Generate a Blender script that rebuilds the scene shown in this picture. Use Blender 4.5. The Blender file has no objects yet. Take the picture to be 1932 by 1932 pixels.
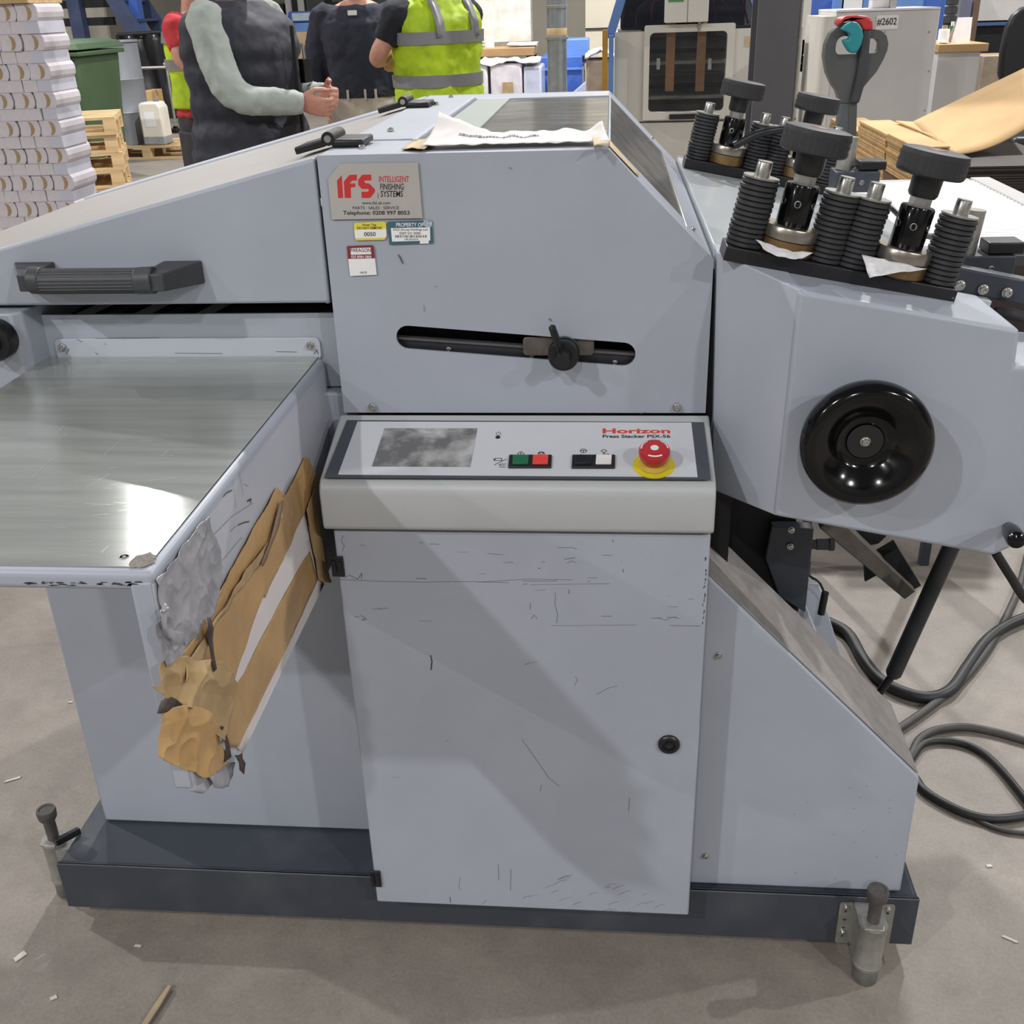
import bpy, bmesh, math, random
from mathutils import Vector, Matrix, noise
V = Vector
random.seed(7)
S = bpy.context.scene
COL = S.collection
R_ = math.radians
# ---------------------------------------------------------------- camera
F0 = 1979.5
PITCH, YAW, ROLL = R_(25.92), R_(5.737), R_(1.9555)
CAM = V((0, 0, 1.5))
cy_, sy_ = math.cos(YAW), math.sin(YAW)
FW = V((-sy_*math.cos(PITCH), cy_*math.cos(PITCH), -math.sin(PITCH)))
_r = V((cy_, sy_, 0)); _d = FW.cross(_r)
RT = math.cos(ROLL)*_r + math.sin(ROLL)*_d
DN = -math.sin(ROLL)*_r + math.cos(ROLL)*_d
cam_data = bpy.data.cameras.new('camera'); cam = bpy.data.objects.new('camera', cam_data); COL.objects.link(cam)
cam_data.sensor_fit = 'HORIZONTAL'; cam_data.sensor_width = 36; cam_data.lens = F0/1932*36
cam_data.clip_start = .02; cam_data.clip_end = 200
cam.matrix_world = Matrix(((RT.x, -DN.x, -FW.x, CAM.x), (RT.y, -DN.y, -FW.y, CAM.y), (RT.z, -DN.z, -FW.z, CAM.z), (0, 0, 0, 1)))
S.camera = cam
# ---------------------------------------------------------------- light
w = bpy.data.worlds.new('hall_ambience'); S.world = w; w.use_nodes = True
w.node_tree.nodes['Background'].inputs[0].default_value = (.93, .96, 1, 1)
w.node_tree.nodes['Background'].inputs[1].default_value = .2
S.view_settings.view_transform = 'Standard'; S.view_settings.look = 'None'
S.view_settings.exposure = -0.5; S.view_settings.gamma = 1
def lamp(x, y, z, p, sx=.2, sy=.2, col=(1, .98, .965)):
    l = bpy.data.lights.new('high_bay_and_fill_light', 'AREA'); l.shape = 'RECTANGLE'; l.size = sx; l.size_y = sy
    l.energy = p; l.color = col
    o = bpy.data.objects.new('high_bay_and_fill_light', l); COL.objects.link(o); o.location = (x, y, z)
    return o
for x, y, z, p in ((-4.4, -3.4, 6.2, 430), (4.6, -4.2, 5.6, 390), (-1.0, -6.0, 6.8, 300), (9.5, -5.0, 6.6, 520), (-9.5, -5.5, 6.6, 480),  # last three on this line are added fill for the lowered ambience
                   (-1.2, 8.6, 7.0, 900), (3.6, 8.5, 7.0, 840), (-9.5, 5.5, 7.0, 1100), (9.0, 4.0, 7.0, 950), (0.5, 18, 7.0, 420), (9, 16, 7.0, 450), (-6.8, 13.9, 7.0, 420)):
    lamp(x, y, z, p)
# ---------------------------------------------------------------- pixel -> point on a known plane
def ray(u, v): return RT*((u-966)/F0) + DN*((v-966)/F0) + FW
def onY(u, v, y): d = ray(u, v); return CAM + d*((y-CAM.y)/d.y)
def onZ(u, v, z): d = ray(u, v); return CAM + d*((z-CAM.z)/d.z)
def onX(u, v, x): d = ray(u, v); return CAM + d*((x-CAM.x)/d.x)
def onPl(u, v, p0, n): d = ray(u, v); return CAM + d*(n.dot(p0-CAM)/n.dot(d))
# ---------------------------------------------------------------- materials
def lin(c):
    return tuple(((x/255/12.92) if x/255 <= .04045 else ((x/255+.055)/1.055)**2.4) for x in c) + (1,)
MATS = {}
def mat(name, rgb, rough=.5, metal=0, var=.08, scale=8, bump=0, bscale=60, rgb2=None, spec=.5, stretch=None, coat=0, lo=.35, hi=.65, detail=5):
    if name in MATS: return MATS[name]
    m = bpy.data.materials.new(name); m.use_nodes = True; MATS[name] = m
    nt = m.node_tree; b = nt.nodes['Principled BSDF']; N = nt.nodes.new; L = nt.links.new
    b.inputs['Roughness'].default_value = rough; b.inputs['Metallic'].default_value = metal
    b.inputs['Specular IOR Level'].default_value = spec; b.inputs['Coat Weight'].default_value = coat
    c1 = lin(rgb); c2 = lin(rgb2) if rgb2 else tuple(x*(1-var*3) for x in c1[:3])+(1,)
    tc = N('ShaderNodeTexCoord'); mp = N('ShaderNodeMapping'); L(tc.outputs['Object'], mp.inputs[0])
    if stretch: mp.inputs['Scale'].default_value = stretch
    nz = N('ShaderNodeTexNoise'); nz.inputs['Scale'].default_value = scale; nz.inputs['Detail'].default_value = detail; nz.inputs['Roughness'].default_value = .6
    L(mp.outputs[0], nz.inputs[0])
    mr = N('ShaderNodeMapRange'); mr.inputs[1].default_value = lo; mr.inputs[2].default_value = hi; L(nz.outputs[0], mr.inputs[0])
    mx = N('ShaderNodeMix'); mx.data_type = 'RGBA'; mx.inputs[6].default_value = c1; mx.inputs[7].default_value = c2
    L(mr.outputs[0], mx.inputs[0]); L(mx.outputs[2], b.inputs['Base Color'])
    if bump:
        n2 = N('ShaderNodeTexNoise'); n2.inputs['Scale'].default_value = bscale; n2.inputs['Detail'].default_value = 4; L(mp.outputs[0], n2.inputs[0])
        bp = N('ShaderNodeBump'); bp.inputs['Strength'].default_value = bump; bp.inputs['Distance'].default_value = .01
        L(n2.outputs[0], bp.inputs['Height']); L(bp.outputs[0], b.inputs['Normal'])
    return m
def clear(name, tint, body, fac, rough=.1):
    """scuffed clear plastic: see-through film mixed with a dusty body"""
    if name in MATS: return MATS[name]
    m = bpy.data.materials.new(name); m.use_nodes = True; MATS[name] = m
    nt = m.node_tree; b = nt.nodes['Principled BSDF']; N = nt.nodes.new; L = nt.links.new
    b.inputs['Base Color'].default_value = lin(body); b.inputs['Roughness'].default_value = rough
    t = N('ShaderNodeBsdfTransparent'); t.inputs[0].default_value = lin(tint)
    mx = N('ShaderNodeMixShader'); tc = N('ShaderNodeTexCoord'); mp = N('ShaderNodeMapping'); L(tc.outputs['Object'], mp.inputs[0])
    mp.inputs['Scale'].default_value = (3, 9, 9)
    nz = N('ShaderNodeTexNoise'); nz.inputs['Scale'].default_value = 3; nz.inputs['Detail'].default_value = 6; L(mp.outputs[0], nz.inputs[0])
    mr = N('ShaderNodeMapRange'); mr.inputs[1].default_value = .3; mr.inputs[2].default_value = .7; mr.inputs[3].default_value = fac*.7; mr.inputs[4].default_value = min(1, fac*1.3)
    L(nz.outputs[0], mr.inputs[0]); L(mr.outputs[0], mx.inputs[0]); L(t.outputs[0], mx.inputs[1]); L(b.outputs[0], mx.inputs[2])
    L(mx.outputs[0], nt.nodes['Material Output'].inputs[0])
    return m
PAINT = mat('grey_paint', (162, 168, 180), .42, var=.025, scale=5, bump=.03, bscale=900)
PAINT2 = mat('pale_and_lit_grey', (180, 186, 197), .42, var=.025, scale=5)
DARKB = mat('dark_blue_paint', (56, 61, 70), .45, var=.07, scale=7, rgb2=(74, 78, 85), lo=.5, hi=.8)
STEEL = mat('bright_steel', (200, 200, 196), .28, 1, var=.05, scale=30)
ZINC = mat('dull_zinc', (170, 170, 164), .36, .65, var=.08, scale=40)
BLACK = mat('black_plastic', (26, 27, 30), .4, var=.05, scale=20)
BLACKG = mat('gloss_black', (7, 7, 9), .13, var=.0, coat=.15, spec=.35)
DARKIN = mat('dark_interior', (30, 31, 34), .7, var=.1, scale=9)
GRIP = mat('grey_black_plastic', (62, 64, 68), .5, var=.06, scale=25)
RUBBER = mat('dusty_rubber', (52, 53, 56), .75, var=.12, scale=30)
WHITE = mat('white_print', (232, 232, 232), .5, var=.02)
INK = mat('black_print', (30, 30, 32), .6, var=.02)
RED = mat('red_print', (196, 44, 48), .5, var=.03)
BRASS = mat('dull_brass', (150, 122, 84), .4, .8, var=.1, scale=40)
PAPER = mat('white_paper', (226, 222, 220), .8, var=.03, scale=15)
# ---------------------------------------------------------------- mesh helpers
class MB:
    def __init__(s, T=None): s.v = []; s.f = []; s.T = T
    def add(s, vs, fs):
        o = len(s.v)
        s.v += [s.T @ V(p) if s.T else V(p) for p in vs]; s.f += [tuple(i+o for i in f) for f in fs]; return s
    def hexa(s, p): return s.add(p, [(0, 3, 2, 1), (4, 5, 6, 7), (0, 1, 5, 4), (1, 2, 6, 5), (2, 3, 7, 6), (3, 0, 4, 7)])
    def box(s, x0, x1, y0, y1, z0, z1):
        return s.hexa([(x0, y0, z0), (x1, y0, z0), (x1, y1, z0), (x0, y1, z0), (x0, y0, z1), (x1, y0, z1), (x1, y1, z1), (x0, y1, z1)])
    def prism(s, poly, off):
        n = len(poly); off = V(off)
        return s.add([V(p) for p in poly]+[V(p)+off for p in poly], [tuple(range(n)), tuple(range(2*n-1, n-1, -1))]+[(i, (i+1) % n, n+(i+1) % n, n+i) for i in range(n)])
    def prismY(s, xz, y0, y1): return s.prism([(x, y0, z) for x, z in xz], (0, y1-y0, 0))
    def prismX(s, yz, x0, x1): return s.prism([(x0, y, z) for y, z in yz], (x1-x0, 0, 0))
    def prismZ(s, xy, z0, z1): return s.prism([(x, y, z0) for x, y in xy], (0, 0, z1-z0))
    def loft(s, rings, close=True, cap=True):
        n = len(rings[0]); vs = [p for r in rings for p in r]; fs = []
        for k in range(len(rings)-1):
            for i in range(n if close else n-1):
                j = (i+1) % n; fs.append((k*n+i, k*n+j, (k+1)*n+j, (k+1)*n+i))
        if cap and close: fs += [tuple(range(n-1, -1, -1)), tuple((len(rings)-1)*n+i for i in range(n))]
        return s.add(vs, fs)
    def tube(s, pts, r, n=10, cap=True):
        pts = [V(p) for p in pts]; k = len(pts); rs = r if isinstance(r, (list, tuple)) else [r]*k
        rings = []; up = None
        for i, p in enumerate(pts):
            t = (pts[min(i+1, k-1)]-pts[max(i-1, 0)]).normalized()
            if up is None: up = V((0, 0, 1)) if abs(t.z) < .9 else V((1, 0, 0))
            a = t.cross(up).normalized(); b = a.cross(t).normalized(); up = b
            q = rs[i]; qa, qb = q if isinstance(q, (tuple, list)) else (q, q)
            rings.append([p+a*(qa*math.cos(2*math.pi*j/n))+b*(qb*math.sin(2*math.pi*j/n)) for j in range(n)])
        return s.loft(rings, True, cap)
    def lathe(s, prof, o=(0, 0, 0), ax=(0, 0, 1), n=24):
        o = V(o); ax = V(ax).normalized(); a = ax.orthogonal().normalized(); b = ax.cross(a)
        return s.loft([[o+ax*h+(a*math.cos(2*math.pi*j/n)+b*math.sin(2*math.pi*j/n))*max(r, 1e-5) for j in range(n)] for r, h in prof])
    def ball(s, c, r, n=12, m=8):
        c = V(c); r = V(r) if not isinstance(r, (int, float)) else V((r, r, r))
        return s.loft([[c+V((r.x*math.sin(t)*math.cos(2*math.pi*j/n), r.y*math.sin(t)*math.sin(2*math.pi*j/n), -r.z*math.cos(t))) for j in range(n)] for t in [max(.02, min(math.pi-.02, math.pi*k/m)) for k in range(m+1)]])
    def sheet(s, fn, nu, nv):
        """open surface from fn(a,b), a,b in 0..1"""
        return s.add([fn(i/nu, j/nv) for j in range(nv+1) for i in range(nu+1)], [(j*(nu+1)+i, j*(nu+1)+i+1, (j+1)*(nu+1)+i+1, (j+1)*(nu+1)+i) for j in range(nv) for i in range(nu)])
    def mesh(s, name, m, smooth=True, ang=35):
        me = bpy.data.meshes.new(name); me.from_pydata(s.v, [], s.f)
        bm = bmesh.new(); bm.from_mesh(me); bmesh.ops.recalc_face_normals(bm, faces=bm.faces); bm.to_mesh(me); bm.free()
        if m: me.materials.append(m)
        if smooth:
            me.polygons.foreach_set('use_smooth', [True]*len(me.polygons)); me.set_sharp_from_angle(angle=R_(ang))
        return me
    def build(s, name, m, parent=None, bev=0, seg=2, smooth=True, local=False, ang=35, solid=0, subd=0):
        c = V((0, 0, 0))
        if not local:
            lo = V([min(p[i] for p in s.v) for i in range(3)]); hi = V([max(p[i] for p in s.v) for i in range(3)])
            c = V(((lo.x+hi.x)/2, (lo.y+hi.y)/2, lo.z)); s.v = [p-c for p in s.v]
        return put(name, s.mesh(name, m, smooth, ang), parent, c, bev, seg, local, solid, subd)
WO = {}
def put(name, me, parent, c=V((0, 0, 0)), bev=0, seg=2, local=False, solid=0, subd=0):
    o = bpy.data.objects.new(name, me); COL.objects.link(o); o.location = c
    if parent:
        o.parent = parent
        if not local: o.matrix_parent_inverse = Matrix.Translation(-WO.get(parent.name, V((0, 0, 0))))
    WO[o.name] = V(c)
    if solid: k = o.modifiers.new('solid', 'SOLIDIFY'); k.thickness = solid; k.offset = 0
    if bev: k = o.modifiers.new('bevel', 'BEVEL'); k.width = bev; k.segments = seg; k.limit_method = 'ANGLE'; k.angle_limit = R_(30)
    if subd: k = o.modifiers.new('sub', 'SUBSURF'); k.levels = k.render_levels = subd
    return o
def tag(o, label, cat, group=None, kind=None):
    o['label'] = label; o['category'] = cat
    if group: o['group'] = group
    if kind: o['kind'] = kind
    return o
def thing(name, label, cat, loc=(0, 0, 0), rz=0, group=None):
    o = bpy.data.objects.new(name, None); COL.objects.link(o); o.empty_display_size = .05
    o.location = loc; o.rotation_euler = (0, 0, rz); WO[o.name] = V(loc)
    return tag(o, label, cat, group)
def struct(o): o['kind'] = 'structure'; return o
def copy_tree(o, parent=None):
    c = o.copy(); COL.objects.link(c)
    if parent: c.parent = parent
    for ch in o.children: copy_tree(ch, c)
    return c
def curve_mesh(cu):
    o = bpy.data.objects.new('tmp', cu); me = bpy.data.meshes.new_from_object(o)
    bpy.data.objects.remove(o); bpy.data.curves.remove(cu); return me
def fill2d(loops, th):
    """flat plate with holes; returns verts (x,y,0..-th) and faces"""
    cu = bpy.data.curves.new('tmp', 'CURVE'); cu.dimensions = '2D'; cu.fill_mode = 'BOTH'; cu.extrude = th/2
    for lp in loops:
        sp = cu.splines.new('POLY'); sp.points.add(len(lp)-1); sp.use_cyclic_u = True
        for p, q in zip(sp.points, lp): p.co = (q[0], q[1], 0, 1)
    me = curve_mesh(cu); r = [v.co.copy() for v in me.vertices], [tuple(f.vertices) for f in me.polygons]
    bpy.data.meshes.remove(me); return r
def text(s, P0, U, W, m, parent, name='lettering', bold=0, lift=.0006, align=None):
    """lettering that fills the box P0 + U (width) + W (height), a flat print on its plate"""
    cu = bpy.data.curves.new('tmp', 'FONT'); cu.body = s; cu.size = 1; cu.offset = bold; cu.resolution_u = 3
    me = curve_mesh(cu); P0, U, W = V(P0), V(U), V(W)
    xs = [v.co.x for v in me.vertices]; ys = [v.co.y for v in me.vertices]
    x0, x1, y0, y1 = min(xs), max(xs), min(ys), max(ys); nrm = U.cross(W).normalized()
    b = MB(); b.add([P0+U*((v.co.x-x0)/(x1-x0))+W*((v.co.y-y0)/(y1-y0))+nrm*lift for v in me.vertices], [tuple(f.vertices) for f in me.polygons])
    bpy.data.meshes.remove(me)
    return b.build(name, m, parent, smooth=False)
def stadium(cx, cz, dx, dz, r, n=10):
    """outline of a slot from (cx,cz) to (cx+dx,cz+dz)"""
    a = math.atan2(dz, dx); o = []
    for k in range(n+1): t = a+math.pi/2+math.pi*k/n; o.append((cx+r*math.cos(t), cz+r*math.sin(t)))
    for k in range(n+1): t = a-math.pi/2+math.pi*k/n; o.append((cx+dx+r*math.cos(t), cz+dz+r*math.sin(t)))
    return o
def rrect(x0, x1, z0, z1, r, n=4):
    o = []
    for cx, cz, a in ((x1-r, z1-r, 0), (x0+r, z1-r, 90), (x0+r, z0+r, 180), (x1-r, z0+r, 270)):
        for k in range(n+1): t = R_(a+90*k/n); o.append((cx+r*math.cos(t), cz+r*math.sin(t)))
    return o
def screw(p, ax, r, parent, m=None, name='screw'):
    ax = V(ax).normalized()
    return MB().lathe([(0, 0), (r*1.25, 0), (r*1.25, r*.25), (r, r*.3), (r, r*.9), (r*.85, r*1.1), (r*.45, r*1.1), (r*.4, r*.5), (0, r*.5)], V(p), ax, 14).build(name, m or STEEL, parent)
def fbm(p, s): return noise.fractal(V(p)*s, 1, 2, 4)
# ---------------------------------------------------------------- floor
def floor_mat():
    m = mat('worn_concrete', (142, 134, 125), .55, var=.06, scale=1.2, rgb2=(122, 115, 108), lo=.3, hi=.75, detail=9, bump=.06, bscale=40)
    nt = m.node_tree; N = nt.nodes.new; L = nt.links.new
    b = nt.nodes['Principled BSDF']; src = b.inputs['Base Color'].links[0].from_socket
    tc = N('ShaderNodeTexCoord')
    n1 = N('ShaderNodeTexNoise'); n1.inputs['Scale'].default_value = 9; n1.inputs['Detail'].default_value = 10; n1.inputs['Roughness'].default_value = .75; L(tc.outputs['Object'], n1.inputs[0])
    mr = N('ShaderNodeMapRange'); mr.inputs[1].default_value = .35; mr.inputs[2].default_value = .7; mr.inputs[3].default_value = 1.08; mr.inputs[4].default_value = .78; L(n1.outputs[0], mr.inputs[0])
    mx = N('ShaderNodeMix'); mx.data_type = 'RGBA'; mx.blend_type = 'MULTIPLY'; mx.inputs[0].default_value = 1; L(src, mx.inputs[6]); L(mr.outputs[0], mx.inputs[7])
    n2 = N('ShaderNodeTexNoise'); n2.inputs['Scale'].default_value = 160; n2.inputs['Detail'].default_value = 3; L(tc.outputs['Object'], n2.inputs[0])
    m2 = N('ShaderNodeMapRange'); m2.inputs[1].default_value = .3; m2.inputs[2].default_value = .7; m2.inputs[3].default_value = 1.08; m2.inputs[4].default_value = .9; L(n2.outputs[0], m2.inputs[0])
    my = N('ShaderNodeMix'); my.data_type = 'RGBA'; my.blend_type = 'MULTIPLY'; my.inputs[0].default_value = 1; L(mx.outputs[2], my.inputs[6]); L(m2.outputs[0], my.inputs[7])
    L(my.outputs[2], b.inputs['Base Color'])
    return m
fl = MB().box(-22, 22, -9, 27, -.1, 0).build('floor', floor_mat()); struct(fl)
# ---------------------------------------------------------------- the press stacker
YD, YB, YP, YR, YH, YW, YS, ZT = 1.30, 1.335, 1.452, 1.355, 1.44, 1.475, 1.30, 1.034
M = thing('press_stacker', 'big grey stacking machine with black handwheel, taped side table and control panel', 'machine', (-.1, 1.85, 0))
# base frame
b = MB().box(-.976, .525, YB, YB+.006, .034, .138)
b.prismX([(YB, .138), (YB+.006, .138), (YB+.016, .132), (YB+.016, .126), (YB+.004, .130)], -.976, .525)
base = b.build('base_frame', DARKB, M, bev=.002)
MB().box(-.972, .521, YB+.008, 2.40, .118, .132).build('top_plate', DARKB, base, bev=.002)
MB().box(-.976, -.966, YB+.008, 2.40, .034, .130).build('side_beam', DARKB, base)
MB().box(.515, .525, YB+.008, 2.40, .034, .130).build('side_beam', DARKB, base)
MB().box(-.976, .525, 2.402, 2.410, .034, .138).build('rear_beam', DARKB, base)
for x in (-.8, .38):
    for y in (1.6, 2.2):
        MB().lathe([(0, -.02), (.035, -.02), (.04, -.015), (.04, .015), (.035, .02), (0, .02)], (x, y, .040), (1, 0, 0), 20).build('castor', BLACK, base)
        MB().box(x-.03, x+.03, y-.03, y+.03, .06, .118).build('castor_bracket', ZINC, base)
# pedestal and cabinet bodies
MB().box(-.938, -.386, YP, 2.34, .134, .985).build('pedestal', PAINT, M, bev=.004)
MB().box(-.884, -.386, YW, YW+.006, .987, 1.100).build('lower_wall_panel', PAINT, M, bev=.001)
MB().box(-.884, -.386, YW+.22, 2.34, .987, 1.106).build('inner_wall', DARKIN, M)
MB().box(-.384, .138, YD+.022, 2.34, .134, .834).build('cabinet_body', DARKIN, M, bev=.002)
# door
door = MB().box(-.3865, .1430, YD, YD+.018, .117, .8335).build('cabinet_door', PAINT, M, bev=.003, seg=3)
for u0, v0, u1, v1 in ((624, 1048, 652, 1086), (698, 1641, 721, 1671)):
    a = onY(u0, v0, YD); c = onY(u1, v1, YD)
    h = MB().box(a.x, c.x, YD-.004, YD-.0005, c.z, a.z).build('hinge', BLACK, door, bev=.001)
    MB().tube([(a.x+.004, YD-.004, c.z+.006), (a.x+.004, YD-.004, a.z-.006)], .0035, 10).build('hinge_pin', BLACK, door)
    MB().prismY(rrect(a.x+.010, c.x-.003, c.z+.008, a.z-.008, .002), YD-.0065, YD-.004).build('hinge_leaf', BLACK, door, bev=.0006)
lk = onY(1262, 1403, YD)
MB().lathe([(0, 0), (.0165, 0), (.0165, .004), (.0145, .006), (.010, .006), (.009, .003), (.0055, .003), (.0055, .0055), (.003, .006), (.0, .004)], (lk.x, YD, lk.z), (0, -1, 0), 28).build('lock', BLACK, door)
# scuffs: thin flat marks lying on the paint
def scuffs(name, strokes, fn, nrm, parent, m=None):
    b = MB(); nrm = V(nrm)
    for st in strokes:
        wd = st[0]; pts = [fn(*p)+nrm*.0004 for p in st[1:]]
        for p, q in zip(pts, pts[1:]):
            t = (q-p)
            if t.length < 1e-6: continue
            t.normalize(); n = t.cross(nrm)*wd*.00035
            b.add([p-n*.3, p+n*.6, q+n*.35, q-n*.6], [(0, 1, 2, 3)])
    o = b.build(name, m or SCUFF, parent, smooth=False); o['kind'] = 'stuff'; return o
SCUFF = mat('dark_scuff', (70, 72, 76), .6, var=.2, scale=60)
SCUFFL = mat('light_scratch', (188, 191, 196), .5, var=.1, scale=60)
rs = random.Random(3)
st = [(1.4, (640, 1093), (700, 1096), (790, 1098), (880, 1097), (960, 1099)), (1.2, (900, 1098), (1000, 1092), (1080, 1094)), (1.6, (985, 1096), (1050, 1096)), (1, (1000, 1103), (1150, 1101)),
      (2, (648, 1090), (660, 1085), (675, 1093), (683, 1081), (682, 1092)), (2.2, (785, 1091), (805, 1092)), (1.3, (920, 1044), (950, 1047)), (1.5, (1052, 1033), (1080, 1033), (1088, 1036)), (1.8, (1064, 1055), (1085, 1052)),
      (1.3, (1070, 1062), (1078, 1058), (1088, 1062)), (1.6, (1265, 1180), (1320, 1181)), (1, (1040, 1180), (1200, 1179)), (1.2, (1240, 1165), (1255, 1170), (1270, 1164), (1282, 1167)), (1.3, (1048, 1118), (1047, 1140), (1052, 1158), (1050, 1175)),
      (1.5, (1001, 1137), (1000, 1150)), (1.4, (1002, 1168), (1008, 1160), (1014, 1168)), (2, (1074, 1112), (1073, 1120)), (1.6, (668, 1163), (678, 1164)), (1.6, (680, 1160), (692, 1168), (682, 1170), (690, 1166)), (1.3, (648, 1010), (644, 1020), (650, 1030), (646, 1040)),
      (1, (790, 1171), (815, 1172)), (1, (700, 1148), (725, 1150)), (6, (813, 1236), (815, 1250), (813, 1264)), (1.4, (985, 1395), (1010, 1430), (1035, 1467), (1055, 1483)), (1, (738, 1466), (755, 1467)), (2.5, (990, 1253), (998, 1252)), (1.2, (998, 1250), (1015, 1248)),
      (2, (841, 1397), (846, 1397)), (1.2, (1085, 1276), (1090, 1283), (1084, 1292)), (1.6, (1188, 1505), (1186, 1530)), (1.4, (1022, 1480), (1019, 1492)), (1.2, (1125, 1310), (1150, 1297), (1165, 1294)),
      (3, (849, 1692), (850, 1703)), (1.4, (910, 1706), (918, 1698)), (1.2, (868, 1655), (866, 1675), (871, 1680)), (1.5, (964, 1640), (963, 1680)), (1.4, (940, 1630), (941, 1660)), (2, (1015, 1072), (1020, 1072)), (2, (1175, 1073), (1176, 1080)), (2, (1110, 1098), (1112, 1096)), (2, (1155, 1022), (1158, 1018))]
for k in range(26):
    u = rs.uniform(975, 1245); v = 1655+(u-975)*.17+rs.uniform(-12, 45)
    l = rs.uniform(8, 26); st.append((rs.uniform(.8, 1.7), (u, v), (u+l*.5, v-l*.25), (u+l, v-l*.32)))
for k in range(22):
    v = 1050+rs.random()*130; u = 1340-(v-1002)*.057-rs.uniform(2, 6); st.append((rs.uniform(1.5, 4), (u, v), (u-1, v+rs.uniform(2, 7))))
for k in range(40):
    u, v = rs.uniform(650, 1300), rs.uniform(1020, 1190); l = rs.choice((1.5, 2, 3, 9, 20)); st.append((rs.uniform(.7, 1.4), (u, v), (u+l, v+rs.uniform(-1, 1))))
scuffs('scuff_marks', st, lambda u, v: onY(u, v, YD), (0, -1, 0), door)
scuffs('scratch_marks', [(1.2, (915, 1428), (912, 1450), (908, 1475)), (.9, (1030, 1298), (1025, 1320))], lambda u, v: onY(u, v, YD), (0, -1, 0), door, SCUFFL)
# control box
cbm = mat('panel_box_paint', (176, 179, 181), .38, var=.02, scale=6)
prof = [(1.438, .838), (YD-.006, .838)]
prof += [(YD-.012, .842), (YD-.014, .848), (YD-.014, .893)] + [(YD-.014+.022*(1-math.cos(R_(a))), .893+.023*math.sin(R_(a))) for a in (20, 40, 60, 75)] + [(1.438, .9565)]
box = MB().prismX(prof, -.3965, .1455).build('control_box', cbm, M, bev=.003, seg=3, ang=50)
PP = V((0, YD, .9190)); PN = V((0, -(.9565-.9190), 1.438-YD)).normalized()
def zp(x, y): return (600+x/2.542, 770+y/2.542)
def onC(x, y, l=0): return onPl(*zp(x, y), PP, PN)+PN*l
def cquad(name, m, pts, parent, l0, th=.0006, bev=0):
    return MB().prism([onC(x, y, l0) for x, y in pts], PN*th).build(name, m, parent, bev=bev)
DKBORD = mat('charcoal_border', (72, 77, 85), .35, var=.02)
OVER = mat('overlay_film', (200, 203, 209), .35, var=.01)
cquad('panel_border', DKBORD, [(140, 60), (1850, 70), (1885, 346), (30, 336)], box, .0005)
cquad('panel_overlay', OVER, [(190, 69), (1790, 74), (1820, 335), (97, 323)], box, .0012)
scrm = mat('screen_with_reflection', (112, 112, 113), .3, .2, var=.1, scale=24, rgb2=(196, 196, 196), lo=.42, hi=.72, spec=.6, detail=3)  # pale blotches put the hall's reflection into the screen colour
cquad('screen', scrm, [(320, 103), (765, 103), (730, 288), (260, 285)], box, .0019)
def button(x0, x1, m):
    cquad('push_button', m, [(x0, 243), (x1, 243), (x1-3, 285), (x0-3, 285)], box, .004, .004, .001)
cquad('button_housing', BLACK, [(918, 236), (1122, 236), (1119, 296), (912, 296)], box, .0019, .0035, .001)
cquad('button_housing', BLACK, [(1220, 236), (1425, 236), (1424, 298), (1216, 298)], box, .0019, .0035, .001)
button(936, 1012, mat('green_button', (28, 110, 72), .35)); button(1032, 1106, mat('red_button', (235, 74, 64), .35))
button(1234, 1314, mat('black_button', (24, 26, 34), .35)); button(1334, 1409, mat('white_button', (236, 232, 232), .35))
c0 = onC(1610, 280, .0018)
MB().lathe([(0, 0), (.0285, 0), (.0285, .0008), (0, .0008)], c0, PN, 40).build('emergency_stop_ring', mat('yellow_print', (226, 208, 40), .5), box)
EH = .72
def esl(pr): return [(r, h*EH if h > .001 else h) for r, h in pr]
es = MB().lathe(esl([(0, .0008), (.0195, .0008), (.0205, .004), (.0195, .009), (.016, .0098), (.016, .011), (0, .011)]), c0, PN, 36).build('emergency_stop_collar', mat('yellow_collar', (214, 186, 84), .4), box)
MB().lathe(esl([(.0145, .011), (.0165, .013), (.0195, .020), (.0212, .030), (.0212, .037), (.0198, .0405), (.013, .0418), (0, .0422)]), c0, PN, 40).build('emergency_stop_button', mat('red_button_cap', (190, 36, 42), .32, coat=.3), box)
MB().lathe(esl([(0, .0422), (.0055, .0420), (.0055, .0428), (0, .043)]), c0, PN, 24).build('button_dot', WHITE, box)
ax_ = PN.orthogonal().normalized(); bx_ = PN.cross(ax_)
ang0 = math.atan2(V((1, 0, 0)).dot(bx_), V((1, 0, 0)).dot(ax_))
for s in (0, 1, 2):
    a0 = ang0+s*2.094
    b = MB(); b.sheet(lambda a, t: c0+PN*((.0413-.0008*t)*EH+.0004)+(ax_*math.cos(a0+a*1.1)+bx_*math.sin(a0+a*1.1))*(.0165+.0022*t), 10, 1); b.build('button_arc', WHITE, box)
def ctext(s, x0, x1, y0, y1, m, bold=0):
    p = onC(x0, y1, .0018); text(s, p, onC(x1, y1, .0018)-p, onC(x0, y0, .0018)-p, m, box, bold=bold, lift=.0003)
ctext('Horizon', 1365, 1690, 103, 127, mat('orange_red_print', (224, 66, 44), .5), .03)
ctext('Press Stacker PSX-56', 1365, 1690, 133, 148, INK, .025)
def cline(name, polys, wd=3.0, m=None):
    b = MB()
    for pl in polys:
        q = [onC(x, y, .0019) for x, y in pl]
        for p, r in zip(q, q[1:]):
            t = (r-p).normalized(); n = t.cross(PN)*wd*.0002; b.add([p-n, p+n, r+n, r-n], [(0, 1, 2, 3)])
    b.build(name, m or INK, box, smooth=False)
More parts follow.
